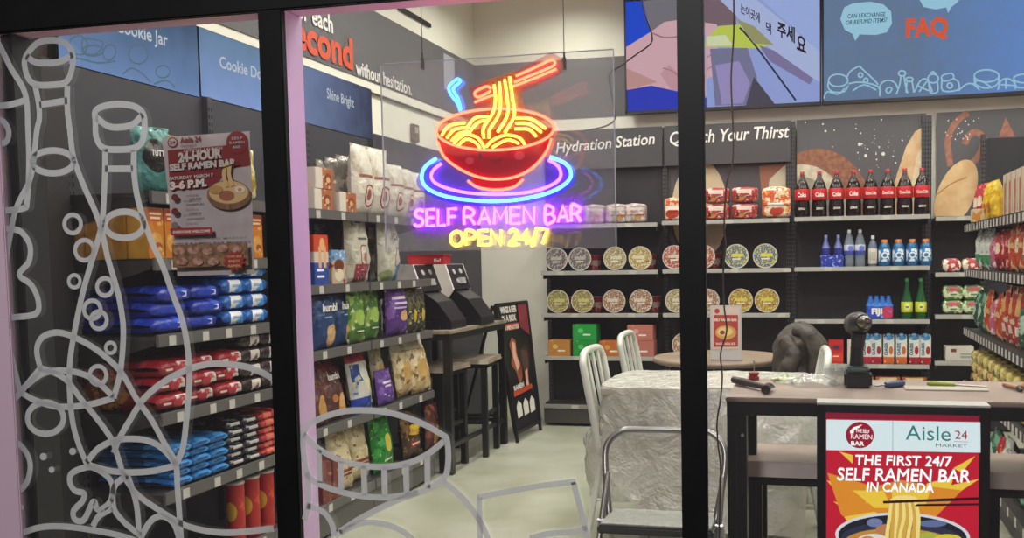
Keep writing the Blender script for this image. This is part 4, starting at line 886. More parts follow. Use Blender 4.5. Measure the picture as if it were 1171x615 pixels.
def skirt(u, v):
    a = u*2*PI; x, y = rr(a); d = drop(a); k = v
    fl = 1+.05*k+.03*k*math.sin(a*13+2*nz(a*2, 0, 0))+.012*nz(x*9, y*9, v*6)
    edge = .012*math.sin(min(1, v*8)*PI/2)
    return (cxw+(x-cxw)*(fl)+edge*(1 if x > cxw else -1)*.5, cyw+(y-cyw)*(fl+.02*k), wz+.008-d*v*(1)+.01*nz(x*8, y*8, v*5)*k)
q.grid(150, 22, skirt, wrap=True)
tag(q.build('bubble_wrap', WRAP, None, (cxw, cyw, .1)), 'crumpled clear bubble wrap draped over the square dining table', 'bubble wrap')
q = MB()
def cw(u, v):
    a = u*2*PI; rx, ry = .17+.05*nz(math.cos(a)*2, math.sin(a)*2, v*3)+.03*math.sin(v*PI), .2+.04*nz(math.cos(a)*3, 1, v*3)
    return (-.93+rx*math.cos(a)-.0, 4.12+ry*math.sin(a)*.9, .20+.30*v)
q.grid(48, 14, cw, wrap=True); tag(q.build('bubble_wrap', WRAP, None, (-.93, 4.12, .2)), 'loose bubble wrap wound around the seat of the left white chair', 'bubble wrap')
q = MB()
def cw2(u, v):
    a = u*2*PI; rx, ry = .24+.07*nz(math.cos(a)*2, math.sin(a)*2, v*3+5), .2+.06*nz(math.cos(a)*3, 1, v*3+5)
    return (-.23+rx*math.cos(a), 4.0+ry*math.sin(a)*.9, .36+.30*v+.04*nz(math.cos(a)*2, math.sin(a)*2, 9))
q.grid(48, 14, cw2, wrap=True); tag(q.build('bubble_wrap', WRAP, None, (-.23, 4.0, .36)), 'bunched bubble wrap seen under the front bar table, around the right chair seat', 'bubble wrap')
q = MB()
def cw3(u, v):
    x = -.40+.62*u; y = 3.15+.5*v; return (x, y+.02*nz(x*9, y*9, 0), .70+.13*nz(x*5, y*5, 4)*.3+.10*v*(1-v)+.02*abs(nz(x*20, y*20, 1)))
# --- folding step stool
r = empty('step_stool', (-.58, 3.2, 0), 0, 'folding metal step stool with tubular grab rail in front of the wrapped table', 'step stool')
CHR = mat('8b8b87', .3, metal=.85, name='brushed_steel_tube'); 
sx0, sx1 = -.80, -.385
pz = .365
q = MB(); q.box(sx0, sx1, 3.05, 3.27, pz-.035, pz-.006, bev=.006); s_ = q.build('step', mat('2c2b2a', .5), r)
q = MB(); q.box(sx0+.01, sx1-.01, 3.06, 3.262, pz-.006, pz, bev=.002); q.build('tread', mat('8d8f86', .5, bump=(120, .5), var=(40, '7b7d75')), s_)
hp_ = [(sx0+.01, 3.20, pz-.02), (sx0-.02, 3.27, .52), (sx0-.018, 3.30, .60), (sx0+.03, 3.315, .645), (sx0+.09, 3.32, .655), (sx1-.09, 3.32, .655), (sx1-.03, 3.315, .645), (sx1+.01, 3.30, .60), (sx1+.015, 3.27, .52), (sx1-.01, 3.20, pz-.02)]
q = MB(); q.tube(smooth(hp_, 5), .0125, 10); q.build('grab_rail', CHR, r)
for x in (sx0-.008, sx1+.008):
    q = MB(); q.tube([(x, 3.26, .50), (x, 3.12, .30), (x, 2.98, .012)], .011, 10); lg = q.build('leg', CHR, r); q = MB(); q.tube([(x, 2.983, .02), (x, 2.976, 0)], .015, 10); q.build('rubber_foot', BLACK, lg)
    q = MB(); q.tube([(x*.999, 3.22, pz-.03), (x, 3.42, .012)], .010, 10); lg = q.build('leg', CHR, r); q = MB(); q.tube([(x, 3.417, .02), (x, 3.424, 0)], .014, 10); q.build('rubber_foot', BLACK, lg)
    q = MB(); q.tube([(x-.016, 3.15, pz-.018), (x+.016, 3.15, pz-.018)], .009, 10); q.build('hinge_pin', mat('a9a9a9', .3, metal=.8), r)
q = MB(); q.tube([(sx0, 3.03, .14), (sx1, 3.03, .14)], .009, 8); q.build('crossbar', CHR, r)
q = MB(); q.tube([(sx0, 3.38, .14), (sx1, 3.38, .14)], .009, 8); q.build('crossbar', CHR, r)

# --- jacket on the hidden chair
def jacket():
    q = MB(); c = Vector((-.135, 4.95, .80))
    def f(u, v):
        a = u*2*PI; z = .60+.35*v
        w = .10+.055*math.sin(min(1, (1-v)*1.5)*PI/2) if v > .3 else .152
        dome = math.sqrt(max(0, 1-max(0, (v-.62)/.38)**2.3)); 
        rx = (w+.018*nz(math.cos(a)*3, math.sin(a)*3, v*4))*max(.02, dome); ry = (.24+.03*nz(math.cos(a)*4, 1+math.sin(a)*4, v*6))*max(.02, dome)
        return (c.x+rx*math.cos(a)-.01*v, c.y+ry*math.sin(a), z+.012*nz(math.cos(a)*5, math.sin(a)*5, v*7))
    q.grid(60, 34, f, wrap=True)
    r = empty('jacket', (-.137, 4.93, .60), 0, 'dark grey-brown padded jacket bundled over a chair back behind the front table', 'jacket')
    m = mat('4a4239', .6, name='jacket_cloth', var=(16, '2f2a26'), bump=(22, 1.)); q.build('body', m, r)
    for pts, rad in (([(-.22, 4.75, .87), (-.17, 4.71, .80), (-.20, 4.70, .72), (-.22, 4.72, .63)], [.04, .045, .048, .048]), ([(-.16, 4.78, .92), (-.10, 4.73, .90), (-.055, 4.71, .80), (-.06, 4.71, .66)], [.036, .042, .044, .042])):
        w = MB(); P = smooth(pts, 6); R = [rad[min(int(i/6), len(rad)-1)]*(1+.05*math.sin(i*1.3)) for i in range(len(P))]; w.tube(P, R, 12); w.build('sleeve', m, r)
jacket()

# --- glowing ramen display in front of the table
r = empty('digital_sign', (.196, 2.46, 0), 0, 'black upright display glowing with poster THE FIRST 24/7 SELF RAMEN BAR IN CANADA', 'digital sign')
DY = 2.42
X0, X1 = at(934, 465, Y=DY).x, at(1133, 468, Y=DY).x; ZT = at(1030, 464.5, Y=DY).z; ix0, ix1 = at(944.5, 500, Y=DY).x, at(1120.5, 500, Y=DY).x; IZ = at(1030, 473.5, Y=DY).z
q = MB(); q.box(X0, X1, DY+.012, DY+.075, .05, ZT, bev=.004); q.box(X0+.02, X1-.02, DY-.02, DY+.11, 0, .05, bev=.006); q.build('cabinet', BLACK, r)
q = MB(); q.box(X0, ix0, DY, DY+.014, .05, ZT, bev=.002); q.box(ix1, X1, DY, DY+.014, .05, ZT, bev=.002); q.box(ix0, ix1, DY, DY+.014, IZ, ZT, bev=.002); q.box(ix0, ix1, DY, DY+.014, .05, .20, bev=.002); q.build('bezel', mat('141317', .25, coat=.4), r)
q = MB(); q.box(X0, X1, DY+.004, DY+.075, ZT, ZT+.005); q.build('top_edge', mat('b8b6ae', .4), r)
q = MB(); q.poly([(ix0, DY+.011, .20), (ix1, DY+.011, .20), (ix1, DY+.011, IZ), (ix0, DY+.011, IZ)]); q.build('backlight', emis('a52440', .75), r)
p = Pic((0, -1, 0), Y=DY+.0105)
dr = screen_mat('b3142a', 'd22038', 1.0, 2, 0, .6)
def RX(poly): return poly
p.poly([(945.5, 478.5), (1120, 481.5), (1121.5, 660), (945, 660)], dr)
Rr, Yy, Oo = E('8d1020', .9), E('f8d046', 1.1), E('f09a30', 1.0)
for pts in ([(945.5, 549), (985, 560), (1000, 577), (960, 566)], [(953, 573), (985, 580), (1000, 590), (968, 584)], [(960, 516), (975, 530), (975, 520)], [(1115, 521), (1090, 535), (1100, 540)], [(1120, 547), (1080, 556), (1060, 575), (1100, 560)], [(1060, 552), (1090, 545), (1086, 560), (1050, 580)]): p.poly(pts, Yy)
p.poly([(946, 540), (1000, 556), (1030, 548), (1066, 556), (1100, 560), (1060, 600), (990, 604), (962, 588)], Oo)
for pts in ([(990, 556), (1004, 568), (990, 575)], [(975, 560), (1000, 580), (1020, 580), (1010, 560)], [(1020, 555), (1050, 560), (1066, 552), (1058, 578), (1020, 582)], [(965, 590), (1000, 584), (1020, 596), (975, 602)]): p.poly(pts, Yy)
p.poly(ell(1032, 612, 77, 27, 44, 2), E('e9edf4', 1)); p.poly(ell(1032, 613, 73.5, 25, 44, 2), E('2a2d38', .8))
p.poly(ell(1032, 616, 70, 20, 40, 2), E('39405a', .8)); p.poly(ell(1030, 622, 66, 19, 40, 2), E('d99a42', .95))
for x, y, rx_, ry_, c in ((998, 617, 18, 8, 'f6eee0'), (992, 616, 8, 4.5, 'ef8f3a'), (1012, 604, 11, 6, 'c98a5a'), (1060, 614, 14, 7, 'b9c24a'), (1083, 616, 17, 7, 'f0d84a'), (1000, 596, 9, 5, '7c89b5'), (1066, 597, 16, 4, '6c7aa8')): p.poly(ell(x, y, rx_, ry_, 18), E(c, 1))
YN = E('ffe68a', 1.1); YN2 = E('e8b850', 1.0)
for k in range(9):
    x = 1016+k*4.1; p.stroke([(1020+k*3.2, 569), (x+1, 590), (x-2+2*math.sin(k), 612), (x, 630)], YN if k % 2 == 0 else YN2, .0095, sm=3)
p.poly(ell(1034, 569, 15, 4.5, 16), YN)
DK = E('4a1a1a', .6); p.poly([(1009.5, 574), (1009.5, 571), (1120, 566.5), (1120, 570)], DK); p.poly([(1045, 577), (1048, 574.5), (1120, 573.5), (1120, 576)], DK)
p.poly([(945, 478.5), (1120, 481.5), (1120.3, 516), (945, 513)], E('dff1f4', 1.15)); p.stroke([(1020.5, 479), (1020.5, 514)], E('93a8b8', .8), .0012, sm=1)
LR = E('b0203a', .9); p.poly(ell(983, 496, 16, 15, 28), LR); WT = E('ffffff', 1.3)
p.text('THE SELF', (978, 492.5), (994, 494), .009, WT, .02); p.text('RAMEN', (973, 500), (997, 501), .013, WT, .0); p.text('BAR', (973, 507.5), (988, 508), .011, WT, .03); p.poly([(972, 491), (976, 487), (986, 484), (982, 487.5), (976.5, 490), (976, 494), (972, 494)], WT)
p.text('Aisle', (1035, 501), (1086, 502.5), .038, E('3f8f8c', .9), .0); p.text('24', (1091, 500), (1105, 500.5), .022, LR, 0); p.stroke([(1090, 503), (1106, 503.5)], LR, .001, sm=1); p.text('MARKET', (1069, 509), (1105, 510), .009, E('5a7f86', .8), 0)
SH = E('5a1422', .7)
for off, m_, bo in (((1.1, .9), SH, 0), ((.6, .5), SH, 0), ((0, 0), WT, 0), ((.45, 0), WT, 0), ((.2, .4), WT, 0), ((.45, .4), WT, 0)):
    a, b__ = off
    for t, x0, y0, x1, y1, h in (('THE FIRST 24/7', 977, 528.5, 1086, 530.5, .026), ('SELF RAMEN BAR', 957, 546, 1107, 548.5, .033), ('IN CANADA', 991, 558.5, 1066, 560, .024)): p.text(t, (x0+a, y0+b__), (x1+a, y1+b__), h, m_, bo, .08)
p.build('screen', r)

# ================================================================== PRODUCTS
def lettering(parent, txt, w, z, h, y, m, x=0., bold=.03, name='lettering'):
    q = MB(); text_on(q, txt, (x-w/2, y, z), (x+w/2, y, z), h, bold=bold); return q.build(name, m, parent)
TW = mat('efece4', .5)
def bag(w, h, t, m, words=None, seed=0, fold=0., wm=TW):
    r = empty('snack_bag'); q = MB(); rs = seed*3.7
    def f(u, v, s):
        U = u*2-1; V = v; th = t*max(0, 1-abs(U)**2.4)**.6*(math.sin(PI*min(1, max(0, V*1.02-.0)))**.5 if 0 < V < .97 else 0)*(1.12-.35*V)
        ww = w/2*(1-.05*math.sin(PI*V)+.02*noise.noise(Vector((V*6, s, rs))))
        wr = .010*noise.noise(Vector((U*2.2+rs, V*4, s*3)))+.006*noise.noise(Vector((U*6, V*9+rs, s)))
        y = s*(th/2)+(wr*(th > .004)); lean = fold*max(0, V-.8)**1.5*6*h*.1
        return (U*ww, y+lean+(.0025*math.sin(U*40) if V > .94 or V < .04 else 0), V*h)
    q.grid(19, 23, lambda u, v: f(u, v, -1)); q.grid(19, 23, lambda u, v: f(u, v, 1)); q.build('pouch', m, r)
    q = MB(); q.box(-w/2*.98, w/2*.98, -.0035+fold*h*.05*0, .0035, h*.965, h*1.0, bev=.001)
    if not fold: q.build('top_seal', m, r)
    for (txt, tw, tz, thh) in (words or ()): lettering(r, txt, tw, tz*h, thh, -t*.5*(1.12-.35*tz)-.006, wm)
    return r
def pack(w, d, h, m, seed=0, label=None, name='snack_pack'):
    """soft flow-wrapped pack lying flat, end seals left and right"""
    r = empty(name); q = MB(); rs = seed*1.9
    def f(u, v):
        U = u*2-1; a = v*2*PI; k = max(.04, (1-abs(U)**6))**.5
        cy, cz = math.cos(a), math.sin(a); p = .45
        y = math.copysign(abs(cy)**p, cy)*d/2*(.92+.08*k); z = math.copysign(abs(cz)**p, cz)*h/2*k
        n_ = .006*noise.noise(Vector((U*5+rs, cy*2, cz*2+rs)))
        return (U*w/2, y+n_, max(0.0, z+h/2+n_))
    q.grid(16, 20, f); q.build('wrapper', m, r)
    if label:
        q = MB(); lx, lw, lc = label; q.box(lx-lw/2, lx+lw/2, -d/2-.002, -d/2+.01, h*.22, h*.8, bev=.002); q.build('label', mat(lc, .4), r)
    return r
def carton(w, d, h, m, name='carton', top=None, cap=None, capc='3f7fc0'):
    r = empty(name); q = MB(); q.box(-w/2, w/2, -d/2, d/2, 0, h, bev=.0025); q.build('box', m, r)
    if top == 'slant':
        q = MB(); q.add([(-w/2, -d/2, h), (w/2, -d/2, h), (w/2, d/2, h), (-w/2, d/2, h), (-w/2, d/2, h*1.06), (w/2, d/2, h*1.06)], [(0, 1, 5, 4), (0, 4, 3), (1, 2, 5), (2, 3, 4, 5), (0, 3, 2, 1)]); q.build('sloped_top', m, r)
    if cap: q = MB(); q.lathe([(.016, 0), (.016, .018), (.013, .02)], 14, M=xf((0, -d*.2, h*1.0), (math.radians(20), 0, 0))); q.build('cap', mat(capc, .4), r)
    return r
def bottle(prof, body, parts=(), capc='c33a30', capz=None, capr=.015, name='bottle', caph=.02):
    r = empty(name); q = MB(); q.lathe(prof, 20); q.build('body', body, r)
    for nm, z0, z1, rad, m in parts: q = MB(); q.lathe([(rad, z0), (rad+.0008, z0+.002), (rad+.0008, z1-.002), (rad, z1)], 20); q.build(nm, m, r)
    z = capz if capz is not None else prof[-1][1]; q = MB(); q.lathe([(capr, z-.004), (capr, z+caph-.002), (capr*.85, z+caph)], 16); q.build('cap', mat(capc, .4), r)
    return r
ORD = ['first', 'second', 'third', 'fourth', 'fifth', 'sixth', 'seventh', 'eighth', 'ninth', 'tenth', 'eleventh', 'twelfth']

# ---------------- back wall: ramen bowls standing on edge, lids to the front
def ramen_bowl(lid, seed):
    r = empty('ramen_bowl'); R = .09
    q = MB(); q.lathe([(.062, .085), (.064, .083), (.084, .008), (.088, .004), (R, .003), (R, 0), (R-.002, -.001)], 32, M=xf((0, 0, R), (-PI/2, 0, 0))); q.build('cup', mat(('8f2a26', '7a2b2c', '9a8f86', 'a4342c')[seed % 4], .45), r)
    # lathe turned so its mouth looks toward -Y
    q = MB(); q.poly([(x, -.0015, R+z) for x, z in ell(0, 0, R*.97, R*.97, 36)]); q.build('lid', lid, r)
    q = MB(); q.tube([(x, 0, R+z) for x, z in ell(0, 0, R*.985, R*.985, 36)], .0035, 8, closed=True); q.build('rim', mat('cfc9bd', .4), r)
    return r
def lidmat(a, b_, c, d, seed):
    return printmat(a, [('ell', 0, .09, .082, .082, b_), ('noise', c, 55+seed*3, .56), ('noise', d, 38+seed, .60), ('noise', 'f0ead8', 75, .66), ('rect', .01*(seed % 3-1), .098, .045, .012, c), ('rect', 0, .07, .03, .005, 'e9e4d8')], rough=.35, name='bowl_lid_print')
GRY = lidmat('bcb6ac', '6c6a6a', 'b8b2aa', '8d4a4c', 1); CRM = lidmat('c9bfa6', 'a59670', 'd9d2b4', '6f7a45', 2); CR2 = lidmat('c4b795', 'b19b5c', 'e0d9b8', '8e3f36', 3); REDL = lidmat('c9a79c', 'a85f54', 'd8c6b4', '8c2b28', 4)
BLUL = lidmat('b9bcae', '5f718c', 'd6cf5a', 'a8a53c', 5); BRNL = lidmat('c9b59c', 'a07d66', 'ddd0bc', '8a4a3c', 6); YELL = lidmat('c4b48a', 'ab8c4e', 'd8cf52', '8c3f34', 7); OLV = lidmat('b5ac8e', '958a5f', 'd2cb7a', '7b6a33', 8)
bowls = [(636, 292, GRY, 'grey', 1), (663, 292, GRY, 'grey', 1), (703, 291.5, CRM, 'cream', 1), (732, 291.5, CR2, 'cream', 1), (771, 291, REDL, 'dull red', 1), (804, 290.5, REDL, 'dull red', 1), (842, 290, BLUL, 'blue and yellow', 1), (875, 289, BLUL, 'blue and yellow', 1),
         (638, 342, OLV, 'olive yellow', 2), (666, 342, OLV, 'olive yellow', 2), (702, 342, BRNL, 'brownish', 2), (733, 342, BRNL, 'brownish', 2), (774, 342, CRM, 'cream', 2), (809, 342, BRNL, 'brownish', 2), (847, 341.5, YELL, 'yellow and red', 2), (877, 341, YELL, 'yellow and red', 2), (782, 390, BRNL, 'brownish', 3)]
protos = {}
cnt = {1: 0, 2: 0, 3: 0}
for i, (x, y, lm, nm, row) in enumerate(bowls):
    if lm.name not in protos: protos[lm.name] = ramen_bowl(lm, len(protos))
    p_ = at(x, y, Y=6.79); z = (bz[0] if x < 752 else bz[1])[row]; k = cnt[row]; cnt[row] += 1
    rn = {1: 'upper bowl row', 2: 'lower bowl row', 3: 'bottom shelf'}[row]
    place(protos[lm.name], (p_.x, 6.79, z+.002), 0, 'ramen bowl with %s lid, %s from left in the %s' % (nm, ORD[k], rn) if row < 3 else 'ramen bowl with brownish lid half hidden by the window post, above the round table', 'ramen bowl', 'ramen bowls on the back wall')
# upright red cups behind the bowls
def cup():
    r = empty('noodle_cup'); q = MB(); q.lathe([(.045, 0), (.062, .115), (.066, .117), (.066, .122)], 20); q.build('cup', printmat('9a2f2f', [('rect', 0, .06, .09, .02, 'c8a89a'), ('noise', 'd9cbbf', 50, .62)], name='red_cup_print'), r); q = MB(); q.lathe([(.001, .123), (.066, .122)], 20); q.build('lid', mat('b9b0a6', .4), r); return r
cp = cup()
for x, y, row, nm in ((679, 305, 1, 'beside the grey bowls on the upper row'), (742, 303, 1, 'behind the cream bowls on the upper row'), (682, 350, 2, 'between bowl pairs on the lower row'), (747, 352, 2, 'at the right end of the first bay lower row'), (650, 350, 2, 'behind the olive bowls'), (872, 300, 1, 'behind the rightmost blue and yellow bowl'), (816, 300, 1, 'behind the half hidden dull red bowl')):
    p_ = at(x, y, Y=6.92); place(cp, (p_.x, 6.93, bz[0][row]), 0, 'upright red noodle cup '+nm, 'noodle cup', 'red cups behind the bowls')
# multipacks on the top row
MP = printmat('a08f90', [('noise', 'cdbfb6', 30, .5), ('noise', 'b06a63', 42, .6), ('rect', 0, .11, .06, .012, 'd8cfc8'), ('ell', .03, .05, .03, .02, 'b98a55')], name='beige_pack_print', bump=.4)
MR = printmat('a8342f', [('noise', 'd7c3b4', 34, .58), ('rect', 0, .085, .055, .014, 'e3d3c6'), ('ell', -.03, .035, .03, .02, 'c98a4a'), ('noise', '6f1d1e', 26, .64)], name='red_pack_print', bump=.4)
MO = printmat('c9562f', [('noise', 'e3d5b4', 26, .5), ('noise', 'd9a23c', 40, .6), ('rect', 0, .1, .05, .016, 'e6ddd0'), ('ell', 0, .05, .05, .028, 'b33a26')], name='orange_pack_print', bump=.4)
def mpack(w, h, m): 
    r = empty('noodle_multipack'); q = MB(); 
    def f(u, v):
        a = u*2*PI; c, s = math.cos(a), math.sin(a); k = (abs(c)**8+abs(s)**8)**(-1/8); V = v*2-1; kk = max(.03, 1-abs(V)**10)**.4
        return (w/2*c*k*kk, .06*s*k*kk+.003*nz(c*3, s*3, V*4), h/2+V*h/2*.99+.003*nz(c*5, s*5, 1))
    q.grid(36, 14, f, wrap=True); q.build('wrapper', m, r); q = MB(); q.box(-w/2+.01, w/2-.01, -.068, -.055, h*.42, h*.46, bev=.001); q.build('fin_seal', m, r); return r
mp1 = mpack(.165, .155, MP); mp2 = mpack(.19, .12, MR); mp3 = mpack(.21, .24, MO); mp4 = mpack(.12, .18, MO)
for k, x in enumerate((655, 680, 706, 727)): p_ = at(x, 245, Y=6.81); place(mp1, (p_.x, 6.81, bz[0][0]), 0, 'beige noodle multipack under the words Hydration Station, %s from left' % ORD[k], 'noodle pack', 'beige multipacks on the top shelf')
p_ = at(770, 240, Y=6.81); place(mp4, (p_.x, 6.81, bz[1][0]), 0, 'orange-red noodle pack beside the dark window post', 'noodle pack')
for k, (x, lv) in enumerate(((820, 0), (852, 0), (820, 1), (852, 1))): p_ = at(x, 240, Y=6.81); place(mp2, (p_.x, 6.81, bz[1][0]+lv*.122), 0, 'red noodle multipack under the words Your Thirst, %s %s' % (('lower', 'upper')[lv], ('left', 'right')[k % 2]), 'noodle pack', 'red multipacks, two high')
p_ = at(888, 235, Y=6.81); place(mp3, (p_.x, 6.81, bz[1][0]), 0, 'orange and white noodle pack at the right end of the red packs', 'noodle pack')
p_ = at(791, 240, Y=6.81); place(mp2, (p_.x, 6.81, bz[1][0]), 0, 'red noodle multipack mostly hidden by the window post', 'noodle pack')
# tea boxes on the row below the bowls
def tbox(c, w, h, spots): return carton(w, .14, h, printmat(c, [('noise', spots, 30, .66), ('rect', .02, h*.35, .03, .006, 'ece8d8'), ('ell', -.03, h*.6, .022, .018, spots)], rough=.4, name='tea_box_print'), 'tea_box')
tb = [(642, 0, 'b9803a', 'd9b86a', .18, .125, 'tan orange tea box at the left end of the tea shelf'), (671, 0, '1f8f3e', '5fc06a', .188, .125, 'green tea box under another green one'), (671, 1, '229a44', '63c870', .188, .125, 'green tea box on top of the stack'), (701, 0, 'b8682a', 'd99a4a', .185, .122, 'orange tea box right of the green ones'), (735, 0, 'b06a5e', 'd29a8a', .20, .125, 'pink tea box under another pink one'), (734, 1, 'b87064', 'd8a294', .20, .12, 'pink tea box on top of the other')]
for x, lv, c, sp, w, h, lab in tb: p_ = at(x, 395, Y=6.81); place(tbox(c, w, h, sp), (p_.x, 6.81+.003*lv, bz[0][3]+lv*.126), 0, lab, 'tea box', 'tea boxes under the ramen bowls')

# ---------------- drinks bay
def glassy(c, tr=.25, rough=.08):
    m = bpy.data.materials.new('bottle_plastic'); m.use_nodes = True; nt = m.node_tree; nt.nodes.clear(); N = nt.nodes; L = nt.links
    d = N.new('ShaderNodeBsdfPrincipled'); d.inputs['Base Color'].default_value = srgb(c); d.inputs['Roughness'].default_value = rough
    t = N.new('ShaderNodeBsdfTransparent'); t.inputs[0].default_value = tuple(min(1, x*.6+.4) for x in srgb(c)[:3])+(1,)
    x = N.new('ShaderNodeMixShader'); x.inputs[0].default_value = tr; L.new(d.outputs[0], x.inputs[1]); L.new(t.outputs[0], x.inputs[2]); o = N.new('ShaderNodeOutputMaterial'); L.new(x.outputs[0], o.inputs[0]); return m
COLA = mat('1a0d0b', .12, name='cola_liquid'); CLR = mat('c01f26', .4)
b0 = [(.048, 0), (.055, .012), (.055, .09), (.051, .12), (.0555, .15), (.055, .20), (.040, .245), (.018, .285), (.014, .30), (.014, .315)]
def cola():
    r = bottle(b0, COLA, (('label', .125, .205, .0568, CLR),), 'a8232a', .315, .016)
    q = MB(); q.lathe([(.0385, .252), (.0185, .287), (.015, .31)], 20); q.build('neck', glassy('6a5f5c', .5), r)
    lettering(r, 'Coke', .06, .148, .030, -.0590, TW, bold=.03); lettering(r, 'ZERO', .05, .055, .014, -.0565, TW, bold=.02); return r
def cola2():
    r = bottle(b0, COLA, (('label', .125, .205, .0568, CLR),), 'a8232a', .315, .016)
    q = MB(); q.lathe([(.0385, .252), (.0185, .287), (.015, .31)], 20); q.build('neck', glassy('6a5f5c', .5), r)
    lettering(r, 'Coca-Cola', .075, .152, .022, -.0590, TW, bold=.02); lettering(r, 'ZERO', .05, .055, .014, -.0565, TW, bold=.02); return r
c1, c2 = cola(), cola2()
for k in range(8):
    p_ = at(917.5+19.5*k, 245, Y=6.80); place(c2 if k > 3 else c1, (p_.x, 6.80, bz[2][0]), (0, 0, random.uniform(-.05, .05)), 'large bottle of cola with red label, %s from left in the row of eight' % ORD[k], 'cola bottle', 'cola bottles on the top drinks shelf')
wb = [(.033, 0), (.036, .008), (.036, .05), (.034, .06), (.036, .07), (.036, .17), (.026, .215), (.013, .24), (.012, .25)]
wat = bottle(wb, glassy('a9b6c4', .55), (('label', .085, .16, .0366, printmat('c9cfe0', [('rect', 0, .10, .05, .018, '4552a8'), ('ell', .01, .135, .02, .02, '6a78c8')], name='water_label')),), 'c9ccd0', .25, .013)
for k, (x, nm) in enumerate(((971, 'left'), (983.5, 'right'))): p_ = at(x, 300, Y=6.81); place(wat, (p_.x, 6.81, bz[2][1]), 0, 'clear water bottle with pale blue label, %s of the pair' % nm, 'water bottle', 'water bottles')
bl = bottle([(.032, 0), (.035, .006), (.035, .11), (.030, .14), (.013, .19), (.011, .215)], mat('232c7c', .15, name='blue_glass'), (), '8f9ad0', .215, .012)
q = MB(); q.lathe([(.0305, .139), (.0135, .19), (.0118, .214)], 20); q.build('frosted_neck', mat('6a76b8', .3), bl)
q = MB(); q.lathe([(.0356, .045), (.036, .048), (.036, .085), (.0356, .088)], 20); q.build('label', printmat('2a3790', [('noise', 'aab3e0', 90, .5)]), bl)
for x, nm in ((944.5, 'left'), (958.5, 'right')): p_ = at(x, 300, Y=6.81); place(bl, (p_.x, 6.81, bz[2][1]), 0, 'blue glass water bottle with pale neck, %s of two' % nm, 'water bottle', 'blue glass bottles')
q = MB(); a = at(938, 290, Y=6.765); b_ = at(965, 290, Y=6.765)
for A_, B2 in (((a.x, 6.768), (b_.x, 6.771)), ((a.x, 6.848), (b_.x, 6.851)), ((a.x, 6.768), (a.x+.003, 6.851)), ((b_.x-.003, 6.768), (b_.x, 6.851))): q.box(A_[0], B2[0], A_[1], B2[1], bz[2][1]+.001, bz[2][1]+.085)
tag(q.build('bottle_carrier', printmat('2a3aa0', [('noise', '9fb0e8', 60, .6)], name='carrier_print')), 'blue cardboard carrier around the two blue glass bottles', 'carrier')
sw = bottle([(.029, 0), (.031, .006), (.031, .15), (.02, .18), (.012, .195), (.012, .205)], glassy('8a97b0', .4), (('label', .02, .13, .0318, printmat('d6d2c4', [('rect', 0, .075, .02, .03, 'b9b4a4')])),), 'e0dfda', .205, .013); p_ = at(998, 300, Y=6.81)
place(sw, (p_.x, 6.81, bz[2][1]), 0, 'single small bottle with cream label between the water and the sports drinks', 'water bottle')
sp_ = bottle([(.037, 0), (.041, .01), (.041, .06), (.037, .08), (.041, .10), (.041, .14), (.030, .165), (.021, .172)], mat('1f5f94', .2, name='blue_sports_drink'), (('label', .035, .125, .0418, printmat('2a78b0', [('noise', 'e6eef0', 38, .5), ('ell', .0, .08, .025, .022, 'e8ecec'), ('ell', .0, .08, .015, .013, '2d6ea0')], name='sports_label')),), 'd07a32', .172, .024, caph=.022)
for k, x in enumerate((1012, 1028, 1043.5, 1059)): p_ = at(x, 300, Y=6.81); place(sp_, (p_.x-.004, 6.80, bz[2][1]), 0, 'blue sports drink bottle with orange cap, %s of four' % ORD[k], 'sports drink', 'blue sports drinks')
gp = bottle([(.036, 0), (.040, .01), (.040, .13), (.030, .17), (.015, .235), (.014, .285)], glassy('1c5a2c', .1), (('label', .05, .125, .0406, printmat('c9cf3a', [('ell', 0, .088, .02, .024, 'e9e8a0'), ('rect', 0, .088, .012, .006, '2a7a3c')], name='lime_label')),), '2f8a4c', .275, .016)
for x, nm in ((1037, 'left'), (1053, 'right')): p_ = at(x, 355, Y=6.81); place(gp, (p_.x, 6.81, bz[2][2]), 0, 'tall green sparkling water bottle with yellow label, %s of two' % nm, 'water bottle', 'green sparkling water bottles')
r = empty('water_multipack'); p_ = at(1005.5, 355, Y=6.81); a = at(990.5, 355, Y=6.81).x-p_.x; w2 = -a
q = MB()
for ix in range(4):
    for iy in range(2): q.lathe([(.026, .0), (.027, .1), (.027, .115), (.014, .15), (.013, .168)], 12, M=xf((a+.03+ix*(2*w2-.06)/3, (iy-.5)*.06, 0)))
q.build('bottles', glassy('3c78c8', .2), r)
q = MB(); q.box(-w2, w2, -.065, .065, .0, .118, bev=.012); q.build('shrink_wrap', printmat('2b4cc0', [('ell', .055, .05, .045, .045, 'c0365a'), ('noise', '5aa6e6', 40, .62), ('rect', 0, .11, .2, .014, '4f8fe0')], name='fiji_print'), r)
lettering(r, 'FIJI', .075, .04, .04, -.067, TW, x=-.02, bold=.05)
place(r, (p_.x, 6.81, bz[2][2]), 0, 'blue shrink-wrapped pack of FIJI water bottles', 'water pack')
OC = ['a8243a', 'a8243a', 'd0652a', 'd0652a', 'a02436', 'a8282c']
